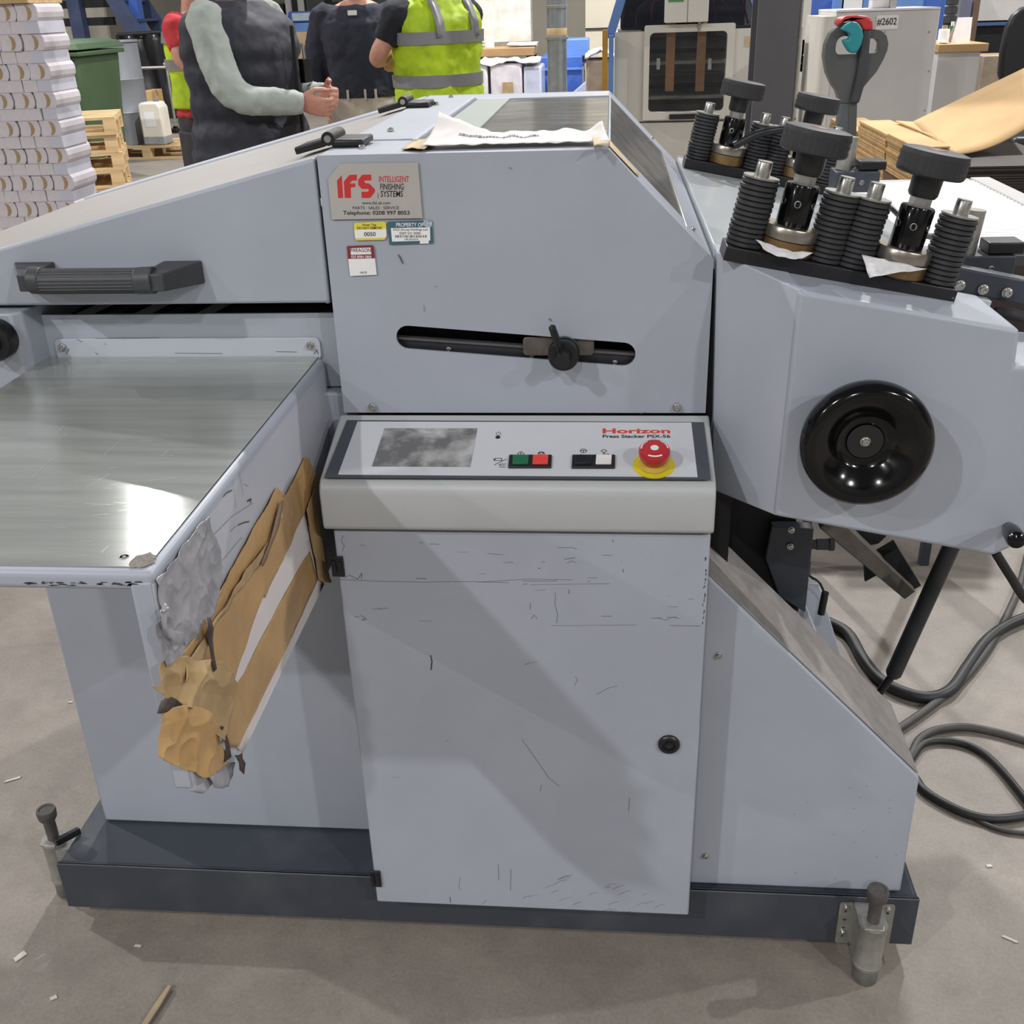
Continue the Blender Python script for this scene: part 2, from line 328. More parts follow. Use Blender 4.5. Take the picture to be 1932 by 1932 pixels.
def circ(x, y, rx, ry, a0=0, a1=360, n=14): return [(x+rx*math.cos(R_(a0+(a1-a0)*k/n)), y+ry*math.sin(R_(a0+(a1-a0)*k/n))) for k in range(n+1)]
cline('power_icon', [circ(866, 128, 11, 8, -60, 240), [(866, 117), (866, 128)]], 2)
MB().lathe([(0, 0), (.0036, 0), (.003, .001), (0, .0012)], onC(863, 145, .0018), PN, 16).build('indicator_dot', INK, box)
cline('start_icon', [[(957, 224), (973, 213), (989, 224), (973, 235), (957, 224)], [(973, 218), (973, 230)]])
cline('stop_icon', [circ(1071, 224, 15, 10), [(1060, 218), (1082, 218), (1071, 232), (1060, 218)]])
cline('wheel_icon', [circ(1273, 210, 15, 9), [(1260, 207), (1286, 207)], [(1273, 208), (1273, 219)], [(1290, 229), (1258, 229), (1264, 226)], [(1258, 229), (1264, 232)]])
cline('transport_icon', [[(1357, 211), (1371, 203), (1386, 211), (1371, 219), (1357, 211)], [(1365, 224), (1394, 224), (1392, 236), (1358, 236), (1360, 228)], [(1343, 230), (1360, 230)], [(1371, 219), (1371, 226)]])
cline('mode_icon', [[(850, 246), (882, 246), (881, 257), (848, 257), (850, 246)], [(846, 247), (843, 251), (846, 256)], [(846, 277), (903, 250)], [(900, 272), (872, 274), (870, 281), (898, 279)], [(870, 288), (900, 288)]])
# hood: front plate with a slanted slot, top, chamfer
def xz(u, v, y=YH): p = onY(u, v, y); return (p.x, p.z)
hx0, hx1, hz0, hz1 = -.3905, .1405, .9585, 1.3235
outer = [(hx0, hz0), (hx1, hz0), (hx1, 1.179), (-.003, hz1), (hx0, hz1)]
sl = xz(770, 636.5); sr = xz(1176, 668.5)
slot = stadium(sl[0], sl[1], sr[0]-sl[0], sr[1]-sl[1], .0172)
vs, fs = fill2d([outer, slot], .004)
b = MB(); b.add([(p.x, YH-.002-p.z+.004, p.y) for p in vs], fs)
hood = b.build('hood_front', PAINT, M)
b = MB()   # rounded rim around the front plate
rim = outer
b.prismY([(hx0, hz1-.004), (-.003, hz1-.004), (hx1-.003, 1.1765), (hx1, 1.179), (-.003+.0017, hz1+.0005), (hx0, hz1)], YH+.001, YH+.1)
b.build('hood_front_rim', PAINT, hood, bev=.002)
# recess behind the slot
b = MB().box(-.33, .08, YH+.06, YH+.064, .99, 1.1)
b.box(-.33, .08, YH+.006, YH+.06, .99, .994); b.box(-.33, .08, YH+.006, YH+.06, 1.096, 1.1); b.build('slot_recess', DARKIN, hood)
b = MB(); n_ = 12
p, q = V((sl[0]-.02, YH+.014, sl[1]-.006)), V((sr[0]+.02, YH+.014, sr[1]-.006))
b.prism([p+V((0, 0, -.02)), q+V((0, 0, -.02)), q, p], (0, .003, 0)); b.build('guide_rail', mat('dark_steel_rail', (64, 66, 72), .35, .5), hood, bev=.001)
b = MB(); b.prism([p+V((0, -.004, .0005)), q+V((0, -.004, .0005)), q+V((0, -.004, .004)), p+V((0, -.004, .004))], (0, .01, 0)); b.build('rail_edge', mat('rail_edge_steel', (110, 112, 116), .35, .6), hood)
for zx, zy in ((470, 370), (1050, 417), (1635, 462)):
    p = onY(720+zx/3.715, 560+zy/3.715, YH+.012); screw(p, (0, -1, 0), .0034, hood)
a = onY(986, 636, YH+.006); c = onY(1121, 671, YH+.006)
MB().prismY(rrect(a.x, c.x, c.z, a.z, .006), YH+.006, YH+.009).build('slide_plate', mat('oily_steel', (112, 108, 104), .4, .5, var=.12, scale=30), hood, bev=.001)
kc = onY(1063.5, 668, YH-.02)
kn = MB().lathe([(0, .036), (.010, .036), (.012, .012), (.0205, .012), (.0215, .010), (.0215, -.002), (.019, -.004), (.010, -.004), (.010, -.001), (0, -.001)], kc, (0, -1, 0), 32).build('clamp_knob', BLACK, M)
MB().lathe([(.0222, .001), (.0222, .009), (.0218, .009), (.0218, .001)], kc+V((0, .004, 0)), (0, 1, 0), 32).build('knob_rim', GRIP, kn)
p0 = onY(1063, 680, YH-.028); p1 = onY(1041.5, 617, YH-.040)
MB().tube([p0+(p0-p1)*.1, p0, p0.lerp(p1, .5), p1, p1+(p1-p0)*.05], [(.003, .003), (.0070, .006), (.0064, .0055), (.0056, .005), (.002, .002)], 14).build('lever', BLACK, kn)
screw(p0+V((0, -.005, -.0)), (0, -1, 0), .0038, kn)
MB().lathe([(0, 0), (.007, 0), (.0065, .003), (0, .0035)], kc+V((.006, -.004, .004)), (0, -1, 0), 20).build('washer', ZINC, kn)
for u, v in ((703, 768), (1277, 768)): screw(onY(u, v, YH-.002), (0, -1, 0), .0048, hood)
scuffs('scuff_marks', [(3, (1035, 601), (1040, 603), (1039, 606)), (5, (752, 480), (757, 490), (760, 497)), (1.6, (800, 575), (801, 588)), (2.2, (1208, 781), (1218, 778)), (2, (960, 316), (966, 318)), (1.4, (820, 540), (826, 541))], lambda u, v: onY(u, v, YH-.002), (0, -1, 0), hood)
# stickers on the hood
def zs(x, y): return onY(590+x/6.44, 280+y/6.44, YH-.002)
def plate(name, m, pts, th, parent, l0=0):
    return MB().prism([zs(x, y)+V((0, -l0, 0)) for x, y in pts], (0, -th, 0)).build(name, m, parent, bev=.0)
def stext(s, x0, x1, y0, y1, m, par, l, bold=0):
    p = zs(x0, y1)+V((0, -l, 0)); text(s, p, zs(x1, y1)-zs(x0, y1), zs(x0, y0)-zs(x0, y1), m, par, bold=bold, lift=.0002)
SIGN = mat('silver_sign', (186, 182, 178), .4, .25, var=.03, scale=8)
sg = plate('maker_sign', SIGN, [(330, 185), (1280, 170), (1335, 845), (235, 862), (188, 370)], .0012, M)
sg['label'] = 'silver sign with red and black lettering and a cut corner'
for pl in ([(297, 388), (355, 325), (372, 600), (312, 600)],
           [(380, 400), (450, 320), (540, 318), (537, 388), (478, 390), (450, 425), (520, 425), (518, 468), (465, 470), (468, 598), (393, 600)],
           [(555, 380), (605, 318), (712, 316), (716, 386), (640, 388), (626, 402), (640, 420), (690, 425), (757, 492), (757, 530), (700, 598), (597, 600), (595, 526), (670, 524), (688, 506), (672, 490), (600, 490), (555, 440)]):
    plate('logo_letter', RED, pl, .0003, sg, .0012)
stext('INTELLIGENT', 808, 1172, 335, 408, RED, sg, .0013, .01); stext('FINISHING', 822, 1108, 425, 500, INK, sg, .0013, .01); stext('SYSTEMS', 828, 1098, 512, 587, INK, sg, .0013, .01)
stext('www.ifsl.uk.com', 603, 945, 640, 678, INK, sg, .0013); stext('PARTS \u00b7 SALES \u00b7 SERVICE', 488, 1050, 702, 738, INK, sg, .0013); stext('Telephone: 0208 997 8053', 372, 1178, 755, 818, INK, sg, .0013, .015)
plate('divider_line', INK, [(792, 545), (798, 545), (800, 605), (794, 605)], .0002, sg, .0012)
YEL = mat('yellow_label', (228, 214, 74), .5)
at = plate('asset_tag', YEL, [(515, 905), (860, 888), (888, 905), (900, 1070), (870, 1110), (535, 1118), (515, 1100), (500, 925)], .0004, M)
at['label'] = 'yellow and white asset tag'
plate('white_band', WHITE, [(507, 990), (893, 978), (899, 1062), (880, 1085), (518, 1092)], .0001, at, .0004)
stext('Asset Tag', 603, 770, 914, 946, INK, at, .0005, .01); stext('DO NOT REMOVE', 540, 838, 950, 982, INK, at, .0005, .01); stext('0050', 625, 765, 1015, 1066, INK, at, .0006, .01)
TEAL = mat('teal_label', (58, 100, 116), .5)
pt = plate('property_label', TEAL, [(908, 890), (1448, 872), (1465, 1150), (935, 1168)], .0004, M)
pt['label'] = 'teal and white property label with torn corner'
plate('white_field', WHITE, [(950, 968), (1425, 958), (1430, 1116), (1410, 1120), (1412, 1155), (1300, 1158), (1306, 1122), (965, 1132)], .0001, pt, .0004)
plate('torn_patch', mat('torn_paper', (205, 214, 220), .8, var=.15, scale=300, rgb2=(90, 120, 132)), [(1350, 875), (1447, 872), (1452, 955), (1395, 958), (1340, 930)], .0001, pt, .0004)
stext('PROPERTY OF', 1015, 1345, 902, 952, WHITE, pt, .0006, .01); stext('DG3 Group Holdings Ltd', 980, 1395, 972, 1005, INK, pt, .0006); stext('0207 531 0500', 1055, 1310, 1015, 1045, INK, pt, .0006); stext('UK201019', 1115, 1280, 1092, 1115, INK, pt, .0006)
b = MB(); x = 1005; rb = random.Random(5)
while x < 1380:
    wd = rb.choice((4, 7, 10)); q = [zs(x, 1054), zs(x+wd, 1054), zs(x+wd, 1082), zs(x, 1082)]; b.add([p+V((0, -.0007, 0)) for p in q], [(0, 1, 2, 3)]); x += wd+rb.choice((5, 8, 12))
b.build('barcode', INK, pt, smooth=False)
DRED = mat('dark_red_label', (140, 40, 50), .5)
pg = plate('contact_label', WHITE, [(415, 1185), (725, 1172), (742, 1190), (778, 1535), (455, 1550)], .0004, M)
pg['label'] = 'small white and dark red contact label'
plate('red_band', DRED, [(415, 1185), (725, 1172), (742, 1190), (757, 1335), (430, 1342)], .0001, pg, .0004)
plate('name_field', WHITE, [(457, 1212), (706, 1204), (713, 1285), (465, 1292)], .0001, pg, .0005)
stext('PARAGON', 462, 706, 1212, 1258, INK, pg, .0007); stext('020 8984 5800', 468, 715, 1300, 1332, WHITE, pg, .0007, .01); stext('1419', 578, 655, 1493, 1522, INK, pg, .0006)
# ---------------------------------------------------------------- hood top, windows, rear
ACR = clear('dusty_acrylic', (225, 225, 222), (150, 150, 148), .55, .15)
SEAM = mat('dark_seam', (58, 60, 64), .6)
ht = M
RX, RZ = -.003, 1.3235                      # ridge
def slope(t, l=0): return (RX+(.1405-RX)*t+l*.7071, RZ+(1.179-RZ)*t+l*.7071)
top = MB().box(hx0, RX, YH+.1, 1.60, RZ-.006, RZ-.001).build('hood_top_frame', PAINT, M, bev=.002)
MB().box(hx0, RX, 2.29, 2.40, RZ-.006, RZ).build('rear_top_strip', PAINT, top, bev=.002)
MB().box(-.386, -.286, 1.604, 2.286, RZ-.008, RZ+.001).build('inspection_cover', PAINT, top, bev=.002)
MB().box(hx0, -.27, 1.60, 2.30, RZ-.02, RZ-.009).build('cover_seam', SEAM, top)
MB().box(-.272, -.205, 1.602, 2.288, RZ-.006, RZ).build('top_strip', mat('green_reflection_grey', (176, 186, 180), .3, var=.02), top, bev=.0015)  # green tint is a reflection put into the strip's colour
MB().box(-.283, -.275, 1.56, 2.288, RZ-.006, RZ+.005).build('groove_strip', PAINT2, top, bev=.002)
MB().box(-.204, RX-.001, 1.604, 2.286, RZ-.006, RZ-.002).build('top_window', ACR, top)
def slab(t0, t1, y0, y1, m, name, th=.005, par=top, l=0):
    a, c = slope(t0, l), slope(t1, l); a2, c2 = slope(t0, l-th), slope(t1, l-th)
    return MB().hexa([(a2[0], y0, a2[1]), (c2[0], y0, c2[1]), (c2[0], y1, c2[1]), (a2[0], y1, a2[1]), (a[0], y0, a[1]), (c[0], y0, c[1]), (c[0], y1, c[1]), (a[0], y1, a[1])]).build(name, m, par, bev=.001)
slab(.01, .76, YH+.03, 2.286, ACR, 'slope_window', .004, l=-.001)
slab(.765, 1.0, YH+.03, 2.288, PAINT, 'slope_strip')
slab(.752, .768, YH+.04, 2.286, STEEL, 'window_edge', .004, l=.001)
slab(0, 1.0, 2.29, 2.40, PAINT, 'slope_rear_frame')
slab(.006, .02, YH+.1, 2.29, PAINT2, 'ridge_trim', .004, l=.0015)
MB().prismY(outer, 2.402, 2.41).build('hood_rear', PAINT, M)
b = MB().box(-.38, .13, YH+.07, 2.38, .962, .97); b.build('hood_floor', mat('interior_grey', (120, 122, 124), .6, var=.1), hood)
for k in range(5): MB().tube([(-.36, 1.62+k*.15, 1.12), (.09, 1.62+k*.15, 1.10)], .018, 14).build('roller', ZINC, hood)
MB().box(hx1-.004, hx1, YH+.01, 2.40, hz0, 1.177).build('hood_side', PAINT, hood)
for u, v, z in ((683, 281, RZ), (737, 247, RZ+.002), (823, 197, RZ+.002), (851, 184, RZ)): screw(onZ(u, v, z), (0, 0, 1), .0045, top)
screw(V((slope(.83)[0], 1.52, slope(.83)[1])), (.707, 0, .707), .004, top); screw(V((slope(.62)[0], 2.34, slope(.62)[1])), (.707, 0, .707), .004, top)
# left cover, a big lid sloping down to the left
LC = lambda x: 1.3205+.2415*(x+.394)
xl = -1.16
cov = MB().prismY([(-.3945, 1.122), (-.3945, 1.3205), (xl, LC(xl)), (xl, 1.122)], 1.444, 1.456).build('left_cover', PAINT, M, bev=.005, seg=3)
MB().prismY([(-.3945, 1.3095), (-.3945, 1.3205), (xl, LC(xl)), (xl, LC(xl)-.011)], 1.452, 2.29).build('cover_top', mat('warm_highlight_grey', (176, 172, 168), .4, var=.02), cov, bev=.001)  # warm tone puts the beige highlight into the cover top's colour
MB().prismY([(-.3945, 1.300), (-.3945, 1.324), (xl, LC(xl)+.0035), (xl, LC(xl)-.02)], 2.30, 2.40).build('cover_rear_rail', PAINT2, cov, bev=.003)
MB().prismY([(-.396, 1.118), (-.396, 1.30), (xl, LC(xl)-.03), (xl, 1.118)], 2.395, 2.40).build('cover_back', PAINT, cov)
sd = (V((-1, 0, -.2415))).normalized(); sn = V((-.2415, 0, 1)).normalized()
for u, v in ((640, 262), (781, 193)):
    p = onZ(u, v, 1.332); p.x = -.3925
    h = MB().tube([p+V((0, -.035, .004)), p+V((0, .035, .004))], .0095, 16).build('lid_hinge', BLACK, M)
    MB().tube([p+V((0, -.0365, .004)), p+V((0, -.0345, .004))], .005, 12).build('hinge_pin', STEEL, h)
    q = p+V((-.004, 0, -.006)); b = MB(); b.prism([q+V((0, -.035, 0)), q+sd*.045+V((0, -.035, 0)), q+sd*.045+V((0, .035, 0)), q+V((0, .035, 0))], sn*.010); b.build('hinge_leaf', BLACK, h, bev=.002)
    MB().box(p.x+.004, p.x+.05, p.y-.035, p.y+.035, RZ+.001, RZ+.011).build('hinge_leaf', BLACK, h, bev=.003)
# grab handle
def zh(x, y, yy): return onY(x/3.019, 400+y/3.019, yy)
gh = MB(); c1 = zh(235, 395, 1.395); c2 = zh(790, 390, 1.395)
g = MB().tube([c1+V((-.012, 0, 0)), c2+V((.012, 0, 0))], .0168, 36)
hand = g.build('grab_handle', GRIP, M)
b = MB()
for k in range(22):
    a = 2*math.pi*k/22; o = V((0, math.cos(a), math.sin(a)))*.0166; b.tube([c1+V((.002, 0, 0))+o, c2+V((-.002, 0, 0))+o], .0012, 5)
o = b.build('grip_ribs', GRIP, hand); o['kind'] = 'stuff'
for sgn, x0, x1, x2 in ((-1, 245, 130, 85), (1, 780, 950, 1150)):
    e0 = zh(x0, 392, 1.395); e1 = zh(x1, 385, 1.395)
    wt = zh(x2, 285 if sgn < 0 else 275, 1.444); wb = zh(x2, 400 if sgn < 0 else 405, 1.444); wi = zh(310 if sgn < 0 else 930, 285 if sgn < 0 else 278, 1.444); wib = zh(310 if sgn < 0 else 930, 440, 1.444)
    def ell(c, ry, rz, nn=16): return [c+V((0, ry*math.cos(2*math.pi*k/nn), rz*math.sin(2*math.pi*k/nn))) for k in range(nn)]
    mid = e0.lerp(e1, .6)
    outx = e1.x
    rg = [ell(e0, .0185, .0185), ell(mid, .019, .019)]
    # foot ring on the cover face: rounded rectangle swept back
    xa, xb = sorted((wt.x, wi.x)); za, zb = wb.z, wt.z
    ft = []
    for k in range(16):
        a = 2*math.pi*k/16; ft.append(V((outx+(0 if sgn < 0 else 0)*0, 0, 0)))
    b = MB(); b.loft(rg)
    b.hexa([(min(xa, xb), 1.440, za), (max(xa, xb), 1.440, za), (max(xa, xb), 1.444, za), (min(xa, xb), 1.444, za), (min(xa, xb), 1.440, zb), (max(xa, xb), 1.440, zb), (max(xa, xb), 1.444, zb), (min(xa, xb), 1.444, zb)])
    xm = mid.x; xo = e1.x
    lo_, hi_ = (min(xo, xm), max(xo, xm)) if sgn < 0 else (min(e0.x+.006, xo), max(e0.x+.006, xo))
    if sgn > 0: lo_, hi_ = e0.x+.01, xo
    else: lo_, hi_ = xo, e0.x-.004
    zc = e0.z
    f = [(lo_, 1.381, zc-.012), (hi_, 1.381, zc-.012), (hi_, 1.381, zc+.012), (lo_, 1.381, zc+.012)]
    k_ = [(xa, 1.441, za), (xb, 1.441, za), (xb, 1.441, zb), (xa, 1.441, zb)]
    b.hexa([f[0], f[1], k_[1], k_[0], f[3], f[2], k_[2], k_[3]])
    b.build('handle_bracket', GRIP, hand, bev=.005, seg=3)
# inside the gap under the cover: belts and rollers
b = MB().box(-1.1, -.4, 1.685, 1.692, .99, 1.12); b.build('gap_back_plate', DARKIN, M)
for k, xx in enumerate((-.835, -.785, -.74, -.69, -.64)):
    b = MB(); b.prism([(xx, 1.484, 1.081), (xx+.022, 1.484, 1.081), (xx+.052, 1.68, 1.081), (xx+.03, 1.68, 1.081)], (0, 0, .003)); b.build('belt', (WHITE, GRIP)[k % 2], M)
MB().box(-.87, -.4, 1.482, 1.69, 1.074, 1.079).build('gap_shelf', DARKIN, M)
screw(onY(618, 566, 1.46), (0, -1, 0), .004, M)
# plate that carries the table, and the box on the far left with its knob
a = onY(100, 640, YW-.004); c = onY(607, 676, YW-.004)
pl = MB().prismY(rrect(a.x, c.x, ZT-.004, a.z, .008), YW-.004, YW-.0005).build('mounting_plate', PAINT2, M, bev=.001)
for u, v in ((118, 655), (585, 652)): screw(onY(u, v, YW-.005), (0, -1, 0), .0048, pl)
scuffs('scuff_marks', [(2, (145, 640), (155, 645)), (1.6, (180, 638), (300, 637)), (2, (197, 648), (200, 650)), (1.5, (330, 666), (420, 667)), (2, (180, 665), (185, 669)), (2.4, (125, 668), (130, 658)), (2.6, (592, 668), (598, 660), (600, 668)), (1.5, (520, 663), (560, 664))], lambda u, v: onY(u, v, YW-.0045), (0, -1, 0), pl)
sb = MB().prismZ([(-1.12, 1.42), (-.862, 1.42), (-.850, 1.432), (-.846, 1.474), (-.846, 1.9), (-1.12, 1.9)], .80, 1.117).build('side_box', PAINT, M, bev=.003)
kp = onY(-8, 641, 1.40)
MB().lathe([(0, .03), (.017, .03), (.017, .016), (.027, .014), (.0295, .010), (.0295, -.010), (.026, -.014), (0, -.014)], kp, (0, -1, 0), 32).build('knob', BLACK, sb)
# ---------------------------------------------------------------- side table
TX = -.42
tb = MB().box(-.852, TX, .818, 1.470, ZT-.021, ZT).build('delivery_table', PAINT, M, bev=.007, seg=4)
def steel_plate_mat():
    m = mat('brushed_steel', (198, 201, 196), .26, .62, var=.04, scale=3, rgb2=(178, 182, 178), stretch=(1, 14, 1), detail=8)
    nt = m.node_tree; bs = nt.nodes['Principled BSDF']; bs.inputs['Anisotropic'].default_value = .85; bs.inputs['Anisotropic Rotation'].default_value = .25
    t = nt.nodes.new('ShaderNodeTangent'); t.direction_type = 'UV_MAP'; nt.links.new(t.outputs[0], bs.inputs['Tangent'])
    nz = nt.nodes.new('ShaderNodeTexNoise'); nz.inputs['Scale'].default_value = 4; nz.inputs['Detail'].default_value = 8
    mp = nt.nodes['Mapping']; nt.links.new(mp.outputs[0], nz.inputs[0])
    mr = nt.nodes.new('ShaderNodeMapRange'); mr.inputs[3].default_value = .14; mr.inputs[4].default_value = .26; nt.links.new(nz.outputs[0], mr.inputs[0]); nt.links.new(mr.outputs[0], bs.inputs['Roughness'])
    return m
sp = MB().prismZ([(-.848, .827), (-.434, .827), (-.428, .833), (-.428, 1.469), (-.848, 1.469)], ZT+.0002, ZT+.0014).build('steel_plate', steel_plate_mat(), tb)
uv = sp.data.uv_layers.new(name='UVMap')
for lp in sp.data.loops: q = sp.data.vertices[lp.vertex_index].co; uv.data[lp.index].uv = (q.x, q.y)
p = onZ(234, 1050, ZT+.0015); MB().lathe([(0, 0), (.0052, 0), (.0052, .0004), (.0042, .0004), (.004, 0), (.0018, 0), (0, -.0003)], p, (0, 0, 1), 20).build('countersunk_screw', ZINC, tb)
b = MB(); n = 30; cst = onZ(270, 1056, ZT+.0016); rr = random.Random(2)
b.add([cst]+[cst+V((.0125*math.cos(2*math.pi*k/n)*rr.uniform(.75, 1.1), .0155*math.sin(2*math.pi*k/n)*rr.uniform(.7, 1.1), 0)) for k in range(n)], [(0, 1+k, 1+(k+1) % n) for k in range(n)]); b.build('glue_stain', mat('glue_residue', (128, 122, 114), .7, var=.15, scale=200), tb, smooth=False)
rs = random.Random(11); st = []
for k in range(34):
    u, v = rs.uniform(20, 330), rs.uniform(810, 1060); l = rs.uniform(10, 50); s_ = rs.choice((-.1, -.05, -.9, .06, -.6)); st.append((rs.uniform(.6, 1.3), (u, v), (u+l, v+l*s_)))
scuffs('scratch_marks', st, lambda u, v: onZ(u, v, ZT+.0015), (0, 0, 1), tb, mat('steel_scratch', (226, 226, 220), .4, .6))
apr = MB().prismX([(.818, ZT-.012), (.818, .775), (.835, .757), (.92, .730), (1.470, .728), (1.470, ZT-.012)], TX-.010, TX).build('apron', mat('apron_paint', (176, 179, 188), .38, var=.03, scale=6), tb, bev=.003)
MB().box(TX-.024, TX-.002, .817, .827, .778, ZT-.010).build('apron_flange', PAINT, tb, bev=.003)
b = MB(); rs = random.Random(4)
for k in range(46):
    u = rs.uniform(40, 262); q = onY(u, 1104+rs.uniform(-5, 2), .8172); l = rs.uniform(.002, .009); h = rs.uniform(.0006, .0018); b.add([q, q+V((l, 0, .0003)), q+V((l*.8, 0, h)), q+V((l*.2, 0, h*.8))], [(0, 1, 2, 3)])
o = b.build('chipped_paint', SCUFF, tb, smooth=False); o['kind'] = 'stuff'
# packing tape, white card and crinkled plastic on the apron
def z3(x, y): return (260+x/2.76, 840+y/2.76)
def wrap(name, m, pts, off, amp, fr, par, cuts=5, seed=0, th=.0006, fold=0, bend=None):
    bm = bmesh.new(); vs = [bm.verts.new(onX(*z3(*p), TX+off)) for p in pts]; bm.faces.new(vs)
    bmesh.ops.triangulate(bm, faces=bm.faces[:], ngon_method='BEAUTY')
    for k in range(cuts):
        L_ = .05/(1.7**k)
        es_ = [e for e in bm.edges if e.calc_length() > L_]
        if es_: bmesh.ops.subdivide_edges(bm, edges=es_, cuts=1); bmesh.ops.triangulate(bm, faces=[f for f in bm.faces if len(f.verts) > 3])
    o3 = V((seed*3.7, 0, seed*1.3))
    for v in bm.verts:
        q = v.co+o3; d = amp*1.5*((1-abs(noise.noise(q*fr)))**4+.55*(1-abs(noise.noise(q*fr*2.1+V((3, 3, 3)))))**4)
        if fold: d += fold*max(0, 1-abs(((v.co.y*.55+v.co.z)*30+noise.noise(q*8)) % 2-1)*2.2)
        v.co.x += d
        if bend: v.co.x += bend(v.co)
        j = amp*.8; v.co.y += noise.noise(q*fr*3+V((5, 1, 2)))*j; v.co.z += noise.noise(q*fr*3+V((1, 9, 4)))*j
    b = MB(); bm.verts.index_update(); b.v = [v.co.copy() for v in bm.verts]; b.f = [tuple(x.index for x in f.verts) for f in bm.faces]; bm.free()
    return b.build(name, m, par, solid=th, ang=28)
BROWN = mat('brown_tape', (184, 148, 98), .38, var=.07, scale=9, rgb2=(158, 126, 84), lo=.4, hi=.7)
BROWN2 = mat('worn_brown_tape', (180, 153, 110), .42, var=.1, scale=14, rgb2=(152, 126, 90))
CARD = mat('white_card', (206, 200, 200), .75, var=.02, scale=10)
PLAS = mat('crinkled_grey_plastic', (160, 160, 165), .2, var=.12, scale=30, rgb2=(128, 128, 132), spec=.8)
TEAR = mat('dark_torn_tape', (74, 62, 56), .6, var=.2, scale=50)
wrap('plastic_wrap', PLAS, [(90, 700), (200, 560), (300, 430), (350, 372), (375, 420), (380, 520), (430, 590), (425, 690), (400, 830), (330, 960), (215, 1105), (135, 1150), (95, 1040), (80, 930), (120, 880), (100, 800)], .0008, .0024, 22, tb, 7, 1)
wrap('white_card', CARD, [(850, 300), (900, 480), (968, 725), (800, 1040), (545, 1605), (500, 1560), (440, 1280), (430, 1120), (600, 790), (720, 600)], .0012, .0004, 10, tb, 3, 2)
wrap('brown_tape', BROWN, [(720, 220), (742, 280), (770, 260), (868, 60), (890, 70), (905, 125), (938, 185), (915, 235), (872, 332), (730, 602), (722, 660), (655, 795), (638, 735), (590, 800), (440, 1130), (470, 1300), (430, 1480), (330, 1420), (240, 1260), (200, 1115), (300, 985), (380, 880), (450, 720), (540, 540), (640, 360)], .0022, .0009, 14, tb, 5, 3, fold=.0008)
wrap('brown_tape', BROWN, [(893, 552), (932, 705), (800, 1000), (660, 1250), (522, 1570), (470, 1570), (425, 1480), (475, 1300), (550, 1190), (620, 1050), (750, 800), (850, 620)], .0022, .0005, 12, tb, 4, 4)
wrap('brown_tape', BROWN2, [(872, 335), (916, 225), (945, 480), (972, 690), (1003, 697), (1000, 716), (962, 712), (940, 700), (905, 480)], .0042, .001, 14, tb, 4, 5)
wrap('brown_tape', BROWN2, [(735, 330), (700, 470), (560, 640), (420, 870), (330, 1010), (235, 1150), (225, 1240), (285, 1190), (400, 940), (470, 830), (640, 610), (745, 360)], .0055, .0016, 18, tb, 5, 6, fold=.002)
edge = lambda co: -.012*max(0, min(1, (.84-co.y)/.04))
wrap('crumpled_tape', BROWN2, [(128, 1150), (200, 1105), (290, 1180), (440, 1130), (470, 1300), (430, 1480), (410, 1560), (330, 1420), (250, 1350), (160, 1370), (150, 1300), (85, 1252), (130, 1240)], .0055, .0050, 13, tb, 7, 7, fold=.003, bend=edge)
wrap('crumpled_tape', BROWN, [(175, 1385), (250, 1345), (345, 1400), (420, 1560), (440, 1640), (455, 1665), (330, 1730), (280, 1700), (145, 1620), (195, 1590), (190, 1540), (210, 1540), (185, 1450)], .0060, .0050, 12, tb, 7, 8, fold=.002, bend=edge)
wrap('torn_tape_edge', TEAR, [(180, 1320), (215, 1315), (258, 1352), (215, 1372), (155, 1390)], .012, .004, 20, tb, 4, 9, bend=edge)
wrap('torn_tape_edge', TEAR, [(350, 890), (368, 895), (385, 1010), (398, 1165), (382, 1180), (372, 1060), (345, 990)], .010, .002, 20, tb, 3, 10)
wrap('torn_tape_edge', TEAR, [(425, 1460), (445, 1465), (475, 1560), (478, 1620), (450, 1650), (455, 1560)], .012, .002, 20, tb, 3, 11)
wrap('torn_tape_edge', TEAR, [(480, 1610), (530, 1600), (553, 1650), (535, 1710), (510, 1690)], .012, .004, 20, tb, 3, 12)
wrap('tape_ridge', mat('tape_edge_brown', (140, 112, 92), .6), [(742, 285), (752, 290), (730, 420), (665, 590), (645, 630), (632, 620), (690, 480)], .008, .001, 20, tb, 3, 13)
wrap('plastic_flap', PLAS, [(360, 1725), (440, 1670), (495, 1650), (490, 1720), (460, 1775), (390, 1785)], .004, .003, 20, tb, 4, 14, bend=edge)
wrap('plastic_flap', PLAS, [(110, 815), (150, 930), (205, 985), (215, 1040), (180, 1035), (120, 950), (95, 860)], .008, .004, 24, tb, 4, 15)
scuffs('scuff_marks', [(4, z3(445, 265), z3(465, 245), z3(490, 235)), (1.4, z3(495, 180), z3(510, 330)), (1.4, z3(525, 135), z3(550, 260)), (6, z3(570, 290), z3(590, 280), z3(585, 300)), (4, z3(520, 415), z3(560, 400), z3(580, 398)), (1.4, z3(380, 480), z3(490, 370), z3(600, 300)), (1.2, z3(440, 600), z3(540, 480)), (1.4, z3(480, 450), z3(510, 420)), (1.2, z3(555, 200), z3(575, 215))], lambda u, v: onX(u, v, TX+.0006), (1, 0, 0), apr)
